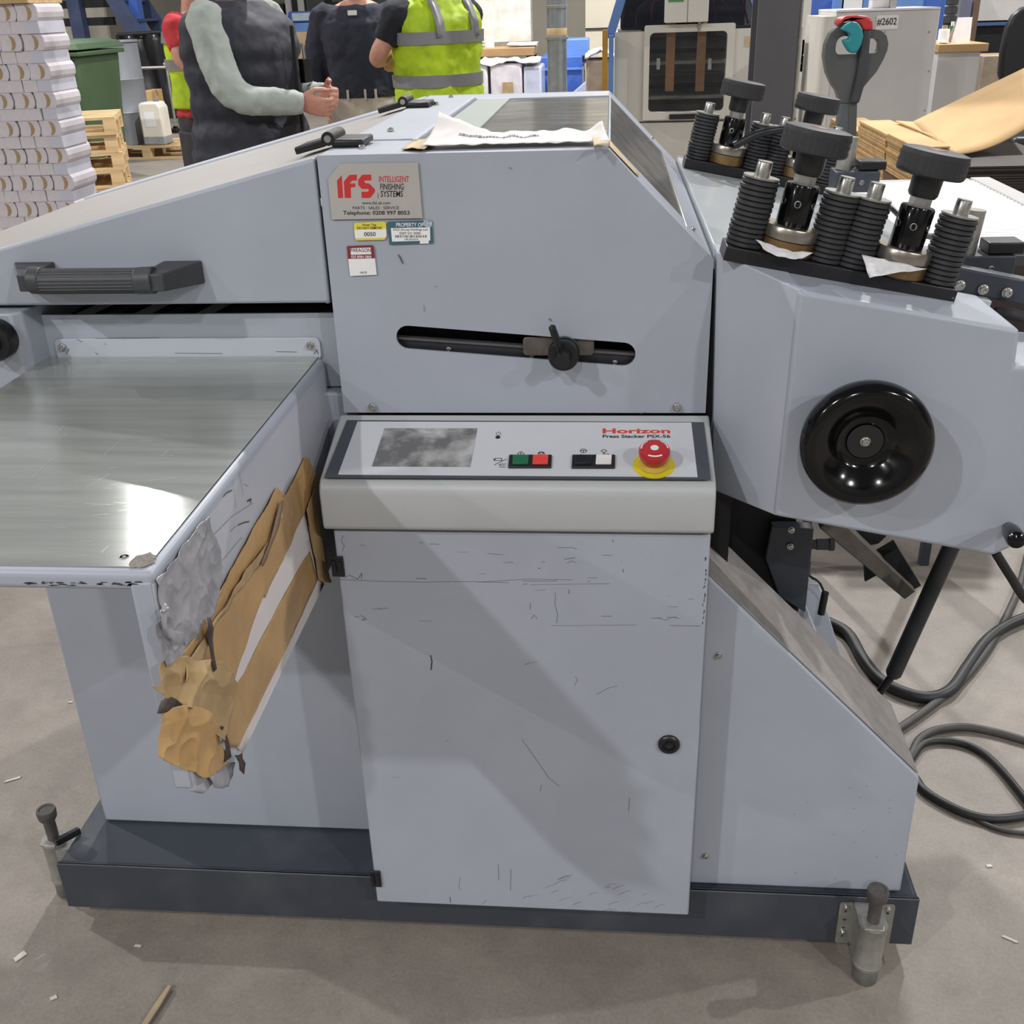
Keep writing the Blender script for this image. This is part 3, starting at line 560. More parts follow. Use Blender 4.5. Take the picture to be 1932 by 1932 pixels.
# ---------------------------------------------------------------- lower right housing
rp = MB().prismY([(.1435, .134), (.4985, .134), (.497, .377), (.1435, .742)], YR, 1.545).build('lower_right_housing', PAINT, M, bev=.004, seg=3)
MB().prism([(.147, YR+.006, .7395), (.4945, YR+.006, .3815), (.4945, 1.542, .3815), (.147, 1.542, .7395)], V((.7, 0, .7))*.0016).build('dusty_slope', mat('dusty_grey', (150, 146, 144), .7, var=.08, scale=30, bump=.1, bscale=120), rp)
for u, v in ((1356, 1236), (1331, 1614)): screw(onY(u, v, YR), (0, -1, 0), .0048, rp)
st = [(1.5, (1560+rr.uniform(-120, 140), 1560+rr.uniform(-90, 110)), (0, 0)) for k in range(16)]
st = [(w_, a_, (a_[0]+3, a_[1]+2)) for w_, a_, c_ in st]
scuffs('scuff_marks', st, lambda u, v: onY(u, v, YR), (0, -1, 0), rp)
# cabinet side with its shade painted as a dark block, bracket plate, arms
MB().box(.1440, .19, 1.47, 2.3, .40, 1.15).build('cabinet_side_shade', DARKIN, M)
MB().prismY([xz(1340, 880, 1.61), xz(1500, 940, 1.61), xz(1505, 1150, 1.61), xz(1475, 1135, 1.61), xz(1340, 1030, 1.61)], 1.602, 1.612).build('gap_shade_sheet', DARKIN, M)  # dark sheet added to fill the gap, shade put into its colour
bp = MB().prismY([xz(1452, 980, 1.60), xz(1531, 985, 1.60), xz(1515, 1142, 1.60), xz(1466, 1112, 1.60), xz(1440, 1040, 1.60)], 1.575, 1.60).build('bracket_plate', DARKB, M, bev=.002)
for u, v in ((1493, 1000), (1491, 1031)): screw(onY(u, v, 1.572), (0, -1, 0), .0045, bp)
p = onY(1531, 1027, 1.585); q = onY(1573, 1027, 1.585)
MB().tube([p, p.lerp(q, .2), p.lerp(q, .22), p.lerp(q, .75), p.lerp(q, .8), q], [.008, .008, .0095, .0095, .011, .011], 16).build('connector', GRIP, bp)
MB().hexa([onY(1470, 1115, 1.62), onY(1520, 1115, 1.62), onY(1520, 1115, 1.66), onY(1470, 1115, 1.66), onY(1470, 1114, 1.62)+V((0, 0, .004)), onY(1520, 1114, 1.62)+V((0, 0, .004)), onY(1520, 1114, 1.66)+V((0, 0, .004)), onY(1470, 1114, 1.66)+V((0, 0, .004))]).build('arm_cap', ZINC, bp)
for (u0, v0, u1, v1, y_) in ((1487, 1118, 1560, 1300, 1.63), (1522, 1100, 1590, 1320, 1.70)):
    a, c = onY(u0, v0, y_), onY(u1, v1, y_); dx = V((.022, 0, 0)); MB().prism([a-dx, a+dx, c+dx, c-dx], (0, .02, 0)).build('arm', PAINT2, M, bev=.002)
def spline(pts, n=8):
    pts = [V(p) for p in pts]; P = [pts[0]*2-pts[1]]+pts+[pts[-1]*2-pts[-2]]; o = []
    for i in range(1, len(P)-2):
        for k in range(n):
            t = k/n; a, b_, c, d = P[i-1:i+3]
            o.append(.5*((2*b_)+(c-a)*t+(2*a-5*b_+4*c-d)*t*t+(3*b_-a-3*c+d)*t**3))
    return o+[pts[-1]]
MB().tube(spline([onY(1528, 1060, 1.62), onY(1527, 1085, 1.61), onY(1545, 1098, 1.6), onY(1556, 1120, 1.6)]), .0022, 8).build('thin_wire', BLACK, bp)
MB().tube([onY(1557, 1118, 1.6), onY(1549, 1158, 1.6)], .0065, 12).build('wire_plug', BLACK, bp)
# gas strut and bracket rail under the delivery head
MB().tube([onY(1800, 1020, 1.75), onY(1686, 1270, 1.75), onY(1683, 1276, 1.75)], [.0155, .0155, .011], 20).build('gas_strut', mat('dark_strut', (50, 51, 54), .5, var=.05, scale=40), M)
MB().tube([onY(1685, 1272, 1.75), onY(1646, 1325, 1.75)], .0075, 12).build('strut_rod', BLACK, M)
rail = MB(); a, c = onY(1560, 985, 1.80), onY(1712, 1128, 1.80); t = (c-a).normalized(); n = V((-t.z, 0, t.x))
rail.prism([a-n*.018, a+n*.02, c+n*.02, c-n*.006], (0, .03, 0)); rail.build('bracket_rail', mat('dusty_brown_steel', (112, 106, 98), .6, var=.1, scale=30), M, bev=.002)
a, c = onY(1694, 1034, 1.82), onY(1738, 1105, 1.82); MB().prism([a, c, c+V((-.03, 0, -.022)), a+V((-.04, 0, -.03))], (0, .035, 0)).build('channel_bracket', DARKIN, M)
a = onY(1640, 1008, 1.85); MB().prism([a+V((-.03, 0, .03)), a+V((.05, 0, .02)), a+V((.02, 0, -.02)), a+V((-.01, 0, -.028))], (0, .04, 0)).build('channel_bracket', DARKIN, M)
a = onY(1630, 1055, 1.83); MB().prism([a, a+V((.035, 0, -.03)), a+V((.008, 0, -.05))], (0, .01, 0)).build('rail_lug', DARKIN, M)
# ---------------------------------------------------------------- delivery head with the handwheel
TL = R_(11.5)
TM = Matrix(((math.cos(TL), 0, math.sin(TL), .231), (0, 1, 0, 0), (-math.sin(TL), 0, math.cos(TL), 1.171), (0, 0, 0, 1)))   # local (along slope, depth, normal)
NRM = V((math.sin(TL), 0, math.cos(TL)))
A_ = V((.231, YS, 1.171)); H_ = V((.226, YS, .862)); B_ = onY(1926, 622, YS); C_ = onY(1917, 692, YS); G_ = onY(1874, 1050, YS); Fq = onY(1932, 1024, YS)
front = [A_, B_, C_, V((.70, YS, C_.z-.012)), V((.70, YS, .93)), Fq+V((.06, 0, .03)), Fq, G_, H_]
head = MB().prism(front, (0, .17, 0)).build('delivery_head', PAINT, M, bev=.006, seg=3)
A1, H1 = V((.1445, 1.442, 1.1885)), V((.156, 1.442, .836))
b = MB().add([A_+V((.004, 0, 0)), A1, H1, H_+V((.004, 0, 0)), A_+V((.004, .15, 0)), H_+V((.004, .15, 0)), A1+V((0, .06, 0)), H1+V((0, .06, 0))], [(0, 1, 2, 3), (0, 4, 6, 1), (3, 2, 7, 5), (4, 0, 3, 5), (1, 6, 7, 2), (4, 5, 7, 6)])
b.build('angled_side', PAINT2, head, bev=.002)  # light on this facet is put into its paler colour
DECK = mat('deck_paint', (196, 202, 206), .22, var=.02, scale=4)
MB(TM).box(-.088, .30, 1.472, 2.40, -.03, -.001).build('delivery_deck', DECK, head, bev=.002)
MB(TM).box(-.088, .30, 2.402, 2.41, -.30, .0).build('deck_rear', PAINT, head)
# handwheel
wc = onY(1637, 841, 1.245)
hw = MB().lathe([(0, .052), (.022, .052), (.022, .030), (.060, .028), (.074, .026), (.0805, .018), (.082, .008), (.080, -.003), (.074, -.009), (.066, -.010), (.056, -.004), (.046, .002), (.038, .010), (.030, .016), (.0245, .016), (.024, .0145), (.0, .0145)], wc+V((0, 0, 0)), (0, 1, 0), 64).build('handwheel', BLACKG, M, ang=50)
screw(wc+V((0, .0145, 0)), (0, -1, 0), .0052, hw)
MB().lathe([(.0235, .0135), (.0225, .0135), (.0225, .0145), (.0235, .0145)], wc, (0, 1, 0), 48).build('hub_ring', BLACK, hw)
# lever knob low on the right
p = onY(1903, 996, YS); q = onY(1918, 1019, 1.235)
lv = MB().tube([p+V((0, .0, .0)), p.lerp(q, .12), p.lerp(q, .3), p.lerp(q, .35), p.lerp(q, .9), q, q+(q-p)*.06], [.0085, .0085, .0085, .0115, .0125, .011, .004], 18).build('side_handle', BLACKG, M)
MB().tube([p+V((0, -.002, 0)), p.lerp(q, .3)], .0088, 16).build('handle_collar', ZINC, lv)
# the two clamp bars with spacer columns and knurled knobs
SP = mat('spacer_plastic', (54, 55, 58), .55, var=.15, scale=50)
def knob_profile(): pass
_ring = MB().lathe([(0, 0), (.0225, 0), (.0245, .0012), (.0245, .0050), (.0225, .0062), (0, .0062)], n=22).mesh('spacer_ring', SP)
def loc(s, y, n): return TM @ V((s, y, n))
def column(x, y, h0):
    s = (x-.231)/math.cos(TL)
    c = MB().tube([loc(s, y, h0), loc(s, y, h0+.108)], .0095, 16).build('spacer_column', ZINC, M)
    rr_ = random.Random(int(x*1000+y*77))
    for k in range(13):
        o = put('spacer_ring', _ring, c, loc(s+rr_.uniform(-.0007, .0007), y+rr_.uniform(-.0007, .0007), h0+.0002+k*.0066)); o.rotation_euler = (0, TL, 0)
    MB().lathe([(0, 0), (.0225, 0), (.0235, .001), (.0235, .003), (0, .003)], loc(s, y, h0+.0862), NRM, 24).build('washer', ZINC, c)
    MB().lathe([(0, 0), (.0098, 0), (.0098, .016), (.0088, .018), (.0048, .018), (.0045, .012), (0, .012)], loc(s, y, h0+.0895), NRM, 18).build('cap_screw', STEEL, c)
def knob(x, y, h0, dot=False):
    s = (x-.231)/math.cos(TL); P = lambda h: loc(s, y, h0+h)
    k = MB().lathe([(0, 0), (.033, 0), (.035, .002), (.035, .019), (.033, .0205), (0, .0205)], P(0), NRM, 32).build('clamp_knob_post', BRASS, M)
    MB().lathe([(0, .0207), (.036, .0207), (.0365, .022), (.0365, .035), (.0355, .0365), (0, .0365)], P(0), NRM, 32).build('steel_collar', mat('warm_steel', (176, 168, 158), .3, .9), k)
    MB().lathe([(0, .0365), (.0215, .0365), (.022, .038), (.022, .087), (.0205, .0895), (0, .0895)], P(0), NRM, 28).build('black_sleeve', BLACKG, k)
    for a in (-1.2, -.2, .9):
        d = V((math.sin(a)*math.cos(TL), -math.cos(a), -math.sin(a)*math.sin(TL))); MB().lathe([(0, 0), (.0045, 0), (.0045, .0006), (.0038, .0008), (.0036, .0), (0, -.0)], P(.066)+d*.0218, d, 14).build('sleeve_hole', STEEL, k)
    MB().lathe([(0, .0895), (.014, .0895), (.014, .101), (0, .101)], P(0), NRM, 6).build('hex_nut', STEEL, k, ang=20)
    MB().lathe([(0, .101), (.0165, .101), (.019, .105), (.0195, .128), (0, .128)], P(0), NRM, 24).build('knob_neck', BLACK, k)
    b = MB(); rows = []; N_ = 72
    a1 = NRM.orthogonal().normalized(); a2 = NRM.cross(a1)
    for j, (r, h) in enumerate([(.001, .128), (.040, .128), (.0425, .130), (.0435, .134), (.0435, .138), (.0435, .142), (.0435, .146), (.0435, .150), (.0435, .154), (.042, .1575), (.036, .159), (.001, .159)]):
        rows.append([P(h)+(a1*math.cos(2*math.pi*i/N_)+a2*math.sin(2*math.pi*i/N_))*(r-(.0011 if (2 < j < 9 and (i % 2 == 0 or j % 2 == 0)) else 0)) for i in range(N_)])
    b.loft(rows); b.build('knurled_wheel', mat('knob_black', (44, 45, 48), .55, var=.1, scale=40), k, ang=20)
    if dot: MB().lathe([(0, .1592), (.013, .1592), (.012, .1598), (0, .16)], P(0), NRM, 24).build('red_cap', mat('faded_red', (120, 52, 54), .5), k)
def bar(y0, y1, h):
    o = MB(TM).box(-.0845, .222, y0, y1, 0, h).build('clamp_bar', BLACK, M, bev=.0015); return o
NY, FY = 1.422, 2.262
bar(1.394, 1.452, .019); bar(2.232, 2.292, .019)
for u, v in ((1397, 460), (1547, 486), (1603, 492), (1762, 521)): column(onY(u, v, NY).x, NY, .019)
for u, v in ((1474, 470), (1686, 503)): knob(onY(u, v, NY).x, NY, .019, True)
for u, v in ((1312, 302), (1416, 315), (1452, 320), (1548, 338)): column(onY(u, v, FY).x, FY, .019)
for u, v in ((1363, 308), (1500, 328)): knob(onY(u, v, FY).x, FY, .019)
# paper scraps pinched under the near knobs
def crumple(name, m, corners, par, nu, nv, amp, fr, seed, th=.0005):
    a, b_, c, d = [V(p) for p in corners]; nn = ((b_-a).cross(d-a)).normalized()
    def fn(s, t):
        p = (a*(1-s)+b_*s)*(1-t)+(d*(1-s)+c*s)*t; q = p+V((seed*2.1, seed, 0))
        return p+nn*(noise.noise(q*fr)*amp+noise.noise(q*fr*2.7)*amp*.5)
    b = MB(); b.sheet(fn, nu, nv); return b.build(name, m, par, solid=th, ang=60)
HN = mat('news_paper', (224, 224, 226), .8, var=.05, scale=120)
for pts, sd_ in (([(1424, 455, 1.388, .034), (1532, 482, 1.385, .030), (1500, 494, 1.372, .030), (1440, 470, 1.372, .030)], 1), ([(1628, 478, 1.388, .032), (1748, 508, 1.385, .030), (1690, 515, 1.370, .030), (1640, 525, 1.365, .022)], 4)):
    crumple('paper_scrap', HN, [onY(u, v, y) for u, v, y, n_ in pts], M, 12, 8, .006, 30, sd_)
# sensor blocks on the deck
def sensor(u0, v0, y, sc=1.0, screws=True):
    p = onY(u0, v0, y)
    r = MB().box(p.x, p.x+.075*sc, y, y+.06, p.z-.035*sc, p.z).build('sensor_mount', DARKB, M, bev=.002)
    MB().tube([p+V((.018, .03, 0)), p+V((.024, .03, .055*sc))], .0145*sc, 22).build('steel_cylinder', ZINC, r)
    MB().box(p.x+.04*sc, p.x+.085*sc, y+.005, y+.05, p.z+.001, p.z+.016*sc).build('black_block', BLACK, r, bev=.002)
    screw(p+V((.045*sc, 0, -.018)), (0, -1, 0), .0035, r)
    return r
sensor(1578, 325, 1.93, 1.0)
sensor(1806, 484, 1.56, 1.1)
a = onY(1790, 505, 1.50); c = onY(1960, 560, 1.50)
mb_ = MB(TM); s0 = (a.x-.231)/math.cos(TL)
pl2 = MB(TM).box(s0, s0+.14, 1.49, 1.52, -.002, .032).build('mounting_rail', DARKB, M, bev=.003)
for u, v in ((1811, 538), (1855, 546), (1900, 552)): screw(onY(u, v, 1.488), (0, -1, 0), .006, pl2)
screw(onY(1795, 561, 1.40), (.2, 0, 1), .005, M)
MB().tube(spline([onY(1385, 275, 2.2), onY(1440, 250, 2.2), onY(1500, 246, 2.2), onY(1560, 280, 2.1), onY(1605, 320, 1.98)]), .0075, 12).build('black_cable', BLACK, M)
MB().tube(spline([onY(1668, 378, 1.95), onY(1690, 400, 1.9), onY(1735, 440, 1.8), onY(1800, 452, 1.7)]), .005, 10).build('black_cable', BLACK, M)
MB().tube(spline([onY(1880, 590, 1.50), onY(1905, 592, 1.47), onY(1940, 600, 1.45)]), .008, 14).build('ribbed_hose', RUBBER, M)
# paper sheet taped on top of the hood
def onT(u, v, l=.003): return onZ(u, v, RZ+l)
b = MB(); pa, pb, pc, pd = onT(793, 281), onT(1150, 272), onT(1136, 258), onT(832, 262)
def pf(s, t):
    p = (pa*(1-s)+pb*s)*(1-t)+(pd*(1-s)+pc*s)*t
    lift = .004+.010*t*t*(.5+.5*noise.noise(V((s*7, 0, 1))))+(.028*t*t*max(0, 1-s*3.2))+(.012*t*max(0, s*9-8))
    return p+V((0, .0, lift+.0025*noise.noise(V((s*16, t*5, 3)))))
b.sheet(pf, 60, 10); pap = b.build('taped_notice', PAPER, M, solid=.0006, ang=50)
b = MB(); rs = random.Random(8)
x = .16
while x < .62:
    w_ = rs.uniform(.006, .022)
    b.add([pf(x, .52)+V((0, 0, .0012)), pf(x+w_, .52)+V((0, 0, .0012)), pf(x+w_, .62)+V((0, 0, .0012)), pf(x, .62)+V((0, 0, .0012))], [(0, 1, 2, 3)]); x += w_+.006
b.build('faint_writing', mat('grey_ink', (110, 104, 112), .7), pap, smooth=False)
TAPE = mat('masking_tape', (206, 182, 138), .6, var=.06, scale=20)
crumple('masking_tape', TAPE, [onT(757, 282, .002), onT(800, 281, .005), onT(832, 262, .006), onT(785, 264, .002)], pap, 12, 8, .003, 40, 2)
crumple('masking_tape', TAPE, [onT(1120, 274, .009), onT(1149, 272, .008), onT(1147, 260, .009), onT(1118, 258, .010)], pap, 8, 6, .003, 40, 3)
b = MB(); s0_, s1_ = slope(0, .003), slope(.27, .003); b.sheet(lambda s, t: V((s0_[0]+(s1_[0]-s0_[0])*s, YH+.012+t*.07*(1-.55*s), s0_[1]+(s1_[1]-s0_[1])*s+.001*noise.noise(V((s*8, t*8, 0))))), 8, 6); b.build('masking_tape', TAPE, pap, solid=.0005)
# ---------------------------------------------------------------- floor locks
def floor_lock(o, side):
    """spring floor lock: pedal pin with a domed cap over a plated tube; o = centre on the floor"""
    o = V(o); k = MB().lathe([(0, .034), (.0225, .034), (.0225, .040), (.0245, .042), (.0225, .045), (.0225, .125), (.0235, .127), (.0225, .130), (0, .130)], o, (0, 0, 1), 28).build('floor_lock', ZINC, M)
    MB().lathe([(0, 0), (.0195, 0), (.021, .003), (.021, .020), (.0185, .034), (0, .034)], o, (0, 0, 1), 24).build('rubber_foot', mat('worn_foot', (128, 128, 122), .5, .5, var=.1, scale=50), k)
    MB().lathe([(0, .130), (.0105, .130), (.0105, .172), (.0135, .177), (.0165, .182), (.0175, .196), (.0165, .2), (.0125, .2), (.012, .1985), (0, .1985)], o, (0, 0, 1), 24).build('pedal_pin', mat('dark_pin', (104, 100, 98), .5, .5, var=.1, scale=60), k)
    MB().prismZ([(o.x-.018, o.y-.02), (o.x+.012, o.y-.022), (o.x+.02, o.y+.004), (o.x+.004, o.y+.02), (o.x-.02, o.y+.012)], .128, .1325).build('latch_plate', ZINC, k, bev=.001)
    if side == 'front':
        yb = YB-.0006
        for sx in (-1, 1):
            x0, x1 = sorted((o.x+sx*.021, o.x+sx*.045)); hs = [[(o.x+sx*.034+.003*math.cos(a*.785), .052+q*.019+.003*math.sin(a*.785)) for a in range(8)] for q in range(4)]
            vs, fs = fill2d([rrect(x0, x1, .036, .128, .005)]+hs, .003)
            b = MB(); b.add([(p.x, yb-.002-p.z, p.y) for p in vs], fs); fl_ = b.build('flange', ZINC, k)
            screw(V((o.x+sx*.034, yb-.003, .119)), (0, -1, 0), .0042, k); screw(V((o.x+sx*.034, yb-.003, .062)), (0, -1, 0), .0042, k)
        MB().box(o.x-.022, o.x+.022, o.y+.01, yb, .04, .128).build('tube_saddle', ZINC, k)
    else:
        MB().box(o.x+.01, -.9765, o.y-.02, o.y+.02, .04, .12).build('tube_saddle', ZINC, k)
        MB().prismZ([(o.x+.012, o.y-.02), (o.x+.02, o.y-.024), (o.x+.05, o.y+.01), (o.x+.042, o.y+.014)], .134, .148).build('release_lever', BLACK, k, bev=.001)
fo = onZ(1630, 1843, 0); fo.y = YB-.042
floor_lock((fo.x, fo.y, 0), 'front')
p = onY(104, 1582, 1.50); floor_lock((-1.016, 1.405, 0), 'left')
# ---------------------------------------------------------------- the hall
WALLM = mat('beige_wall_sheet', (196, 190, 176), .7, var=.04, scale=1.5)
wb = MB().box(-20, 20, 27, 27.2, 0, 7.5); 
struct(wb.build('wall_back', WALLM)); struct(MB().box(-20.2, -20, -9, 27, 0, 7.5).build('wall_left', WALLM)); struct(MB().box(20, 20.2, -9, 27, 0, 7.5).build('wall_right', WALLM)); struct(MB().box(-20, 20, -7.2, -7, 0, 7.5).build('wall_front_added', mat('grey_added_wall', (128, 128, 126), .8, var=.05, scale=2)))  # front wall is unseen, added behind the camera to dim the front light
pw = struct(MB().box(-16.0, -9.0, 20.0, 20.1, 0, 5).build('wall_left_partition', mat('cream_sheet', (186, 180, 166), .6, var=.05, scale=2)))
rp_ = struct(MB().box(-.3, 3.4, 13.4, 13.5, 0, 4).build('wall_right_partition', mat('cream_panel', (214, 206, 186), .6, var=.03, scale=2)))
for x in (.45, 1.0, 1.3, 1.9, 2.5): MB().box(x, x+.025, 13.385, 13.4, .02, 4).build('panel_joint', SEAM, rp_)
MB().box(-.3, 3.4, 13.384, 13.4, 1.18, 1.2).build('panel_rail', SEAM, rp_)
BLUE = mat('machine_blue', (66, 104, 186), .45, var=.06, scale=4)
BLUE2 = mat('pale_machine_blue', (104, 144, 208), .45, var=.05, scale=4)
NAVYST = mat('stair_blue', (66, 77, 108), .5, var=.1, scale=5)
WOOD = mat('pallet_wood', (212, 184, 140), .7, var=.1, scale=3, stretch=(1, 8, 8), rgb2=(186, 156, 112))
WOODB = mat('bench_wood', (182, 146, 100), .6, var=.08, scale=3)
CRTN = mat('carton_board', (206, 170, 118), .75, var=.05, scale=5)
CRTND = mat('carton_edge', (170, 136, 92), .8, var=.15, scale=60, stretch=(1, 1, 6), rgb2=(120, 92, 60))
OFFW = mat('offwhite_machine', (206, 202, 194), .45, var=.03, scale=3)
GREYC = mat('light_grey_cabinet', (192, 190, 187), .5, var=.03, scale=3)
def bpx(u0, v0, u1, v1, y, dp):
    a, c = onY(u0, v0, y), onY(u1, v1, y); return min(a.x, c.x), max(a.x, c.x), y, y+dp, min(a.z, c.z), max(a.z, c.z)
# ---- pallet maker (local coordinates, base at z = 0)
def pallet(L=1.2, W=.8, m=WOOD):
    p = []
    for k in range(5): w_ = .1 if k % 2 == 0 else .09; y = -W/2+.05+k*(W-.1)/4; p.append(('deck_board', (-L/2, L/2, y-w_/2, y+w_/2, .122, .144)))
    for x in (-L/2+.05, 0, L/2-.05):
        p.append(('stringer_board', (x-.05, x+.05, -W/2, W/2, .1, .122)))
        for y in (-W/2+.05, 0, W/2-.05): p.append(('block', (x-.05, x+.05, y-.05, y+.05, .022, .1)))
    for y in (-W/2+.05, 0, W/2-.05): p.append(('bottom_board', (-L/2, L/2, y-.05, y+.05, 0, .022)))
    return p
def put_pallet(loc, rz, label, group=None, L=1.2, W=.8, proto=None):
    if proto:
        t = copy_tree(proto); t.location = loc; t.rotation_euler = (0, 0, rz); t['label'] = label
        if group: t['group'] = group
        return t
    t = thing('wooden_pallet', label, 'pallet', loc, rz, group)
    for nm, bx in pallet(L, W): MB().box(*bx).build(nm, WOOD, t, local=True, smooth=False)
    return t
# ---- pile of paper bundles on a pallet at the left edge
PB = mat('paper_block', (214, 208, 212), .85, var=.05, scale=12, rgb2=(196, 190, 196)); KR = mat('brown_band', (176, 150, 112), .8, var=.08, scale=20)
PB2 = mat('bluish_block', (202, 201, 214), .85, var=.04, scale=12)
BY = 4.8; bxr = onY(152, 410, BY).x; z = .146
pp = put_pallet((bxr-.38, BY+.40, 0), 0, 'wooden pallet under the tall pile of white paper bundles', L=.8, W=.8)
meshes = {}
def bundle_mesh(w_, h, kind, m):
    b = MB()
    if kind == 'banded':   # right-hand end bulges like a rounded spine
        xs = [(-w_/2, 0), (w_/2-.012, 0), (w_/2-.003, h*.2), (w_/2, h*.5), (w_/2-.003, h*.8), (w_/2-.012, h), (-w_/2, h), (-w_/2+.006, h*.5)]
    else: xs = [(-w_/2, 0), (w_/2, 0), (w_/2-.002, h), (-w_/2+.001, h)]
    b.prismY(xs, 0, .24); return b.mesh('paper_bundle', m, smooth=False)
n_lab = 0; rb = random.Random(12)
BW, BH, PW, PH = .099, .067, .066, .049
mb_band, mb_plain, mb_blue = bundle_mesh(BW, BH, 'banded', PB), bundle_mesh(PW, PH, 'plain', PB), bundle_mesh(PW, PH, 'plain', PB2)
cr = MB(); cr.prismY([(-.004, .003), (.010, .008), (.018, .018), (.022, .033), (.018, .049), (.010, .059), (-.004, .064), (.003, .048), (.005, .033), (.003, .018)], -.002, .01); cr_me = cr.mesh('brown_band', KR, smooth=False)
low = MB().box(bxr-.40, bxr, BY, BY+.24, .1455, .146+3*(BH+PH+.0016)-.001).build('lower_paper_courses', PB, None); tag(low, 'lower courses of the tall white paper pile, behind the grey cover', 'paper pile', kind='stuff')
z = .146+3*(BH+PH+.0016)
rowname = ['topmost', 'second', 'third', 'fourth', 'fifth', 'sixth', 'seventh', 'eighth', 'ninth']; posname = ['first', 'second', 'third', 'fourth', 'fifth', 'sixth']
for c in range(9):
    rown = rowname[8-c]
    for kind, w_, h, n in (('plain', PW, PH, 6), ('banded', BW, BH, 4)):
        off = rb.uniform(-.006, .006)
        for k in range(n):
            x = bxr-w_*(k+.5)-(0 if kind == 'banded' else .012)+off
            me = mb_band if kind == 'banded' else (mb_blue if k == 0 else mb_plain)
            o = put('paper_bundle', me, None, V((x+rb.uniform(-.002, .002), BY+rb.uniform(-.006, .006), z)))
            if kind == 'banded':
                tag(o, f'banded paper bundle, {posname[k]} from right in {rown} banded row'+('' if c == 8 else ' from top')+' of the pile', 'paper bundle', 'banded paper bundles in the tall pile')
                q = put('brown_band', cr_me, o, V((0, 0, 0)), local=True)
            elif k == 0: tag(o, f'bluish paper block at right end of {rown} plain row'+('' if c == 8 else ' from top')+' of the pile', 'paper bundle', 'bluish end blocks in the tall pile')
            else: tag(o, f'plain paper block, {posname[k]} from right in {rown} plain row'+('' if c == 8 else ' from top')+' of the pile', 'paper bundle', 'plain paper blocks in the tall pile')
        z += h+.0008
o = MB().box(bxr-.45, bxr-.03, BY-.02, BY+.3, z+.001, z+.022).build('plywood_board', WOOD, None, bev=.002); tag(o, 'pale plywood board lying on top of the tall paper pile', 'board')
# ---- stack of wooden pallets
pr_ = None
pc = onZ(150, 396, 0)
for k in range(5):
    lab = ['lowest of the five stacked pale wooden pallets beside the bin', 'second lowest of the five stacked pale pallets beside the bin', 'middle one of the five stacked pale wooden pallets', 'second highest of the five stacked pale pallets beside the bin', 'topmost of the five stacked pale wooden pallets beside the bin'][k]
    o = put_pallet((pc.x-.36+rb.uniform(-.02, .02), pc.y+.42, k*.1455), R_(20)+rb.uniform(-.03, .03), lab, 'stacked wooden pallets', proto=pr_)
    pr_ = pr_ or o
# ---- green wheeled bin
bp_ = onZ(222, 348, 0)
t = thing('wheeled_bin', 'large dark green four-wheeled plastic bin', 'bin', (bp_.x-.80, bp_.y+.55, 0))
GRN = mat('bin_green', (66, 90, 62), .5, var=.05, scale=4)
def ringbox(hx, hy, z): return [V((-hx, -hy, z)), V((hx, -hy, z)), V((hx, hy, z)), V((-hx, hy, z))]
MB().loft([ringbox(.53, .40, .2), ringbox(.60, .48, 1.17)]).build('body', GRN, t, bev=.03, seg=3, local=True)
MB().loft([ringbox(.645, .52, 1.16), ringbox(.645, .52, 1.20)]).build('rim', GRN, t, bev=.01, local=True)
MB().loft([ringbox(.65, .53, 1.215), ringbox(.62, .50, 1.27), ringbox(.50, .42, 1.30)]).build('lid', GRN, t, bev=.01, local=True)
for k in range(9): x = -.54+k*.135; MB().prismX([(-.484, 1.16), (-.50, 1.16), (-.49, 1.10), (-.475, 1.10)], x-.006, x+.006).build('rib', GRN, t, local=True)
for sx in (-1, 1):
    for sy in (-1, 1):
        MB().lathe([(0, -.025), (.09, -.025), (.1, -.015), (.1, .015), (.09, .025), (0, .025)], (sx*.42, sy*.3, .1), (1, 0, 0), 20).build('wheel', BLACK, t, local=True)
        MB().box(sx*.42-.05, sx*.42+.05, sy*.3-.03, sy*.3+.03, .12, .21).build('wheel_bracket', BLACK, t, local=True)
# ---- drum, jerrycan, cartons behind the bin
dp_ = onZ(275, 302, 0)
put_pallet((dp_.x, dp_.y+.45, 0), 0, 'worn wooden pallet under the grey drum and the white canister', proto=pr_, L=1.2)
dz = .1455; dx = onY(243, 280, dp_.y+.4).x
t = thing('steel_drum', 'tall grey drum with ribbed bands behind the green bin', 'drum', (dx, dp_.y+.42, dz))
GD = mat('drum_grey', (128, 132, 138), .45, var=.05, scale=5)
MB().lathe([(0, 0), (.29, 0), (.29, .33), (.30, .345), (.29, .36), (.29, .68), (.30, .695), (.29, .71), (.29, 1.07), (.27, 1.075), (0, 1.075)], n=32).build('body', GD, t, local=True)
MB().lathe([(0, 1.077), (.295, 1.077), (.30, 1.085), (.295, 1.10), (.27, 1.10), (.265, 1.09), (0, 1.09)], n=32).build('lid', GD, t, local=True)
cx = onY(286, 250, dp_.y+.25).x+.06
t = thing('jerrycan', 'white plastic canister with a grey foot on the pallet', 'canister', (cx+.02, dp_.y+.22, dz))
JW = mat('canister_white', (222, 218, 204), .45, var=.03, scale=5)
MB().prismY([(-.13, .0), (.13, .0), (.13, .40), (.09, .46), (-.10, .46), (-.13, .43)], -.12, .12).build('body', JW, t, bev=.02, seg=3, local=True)
MB().box(-.132, .132, -.122, .122, .0, .11).build('base_band', mat('canister_grey', (150, 156, 162), .5), t, bev=.02, local=True)
MB().box(-.07, .05, -.1225, -.1205, .20, .36).build('label', WHITE, t, local=True)
MB().lathe([(0, .46), (.03, .46), (.03, .49), (0, .49)], (.05, 0, 0), n=16).build('cap', GD, t, local=True)
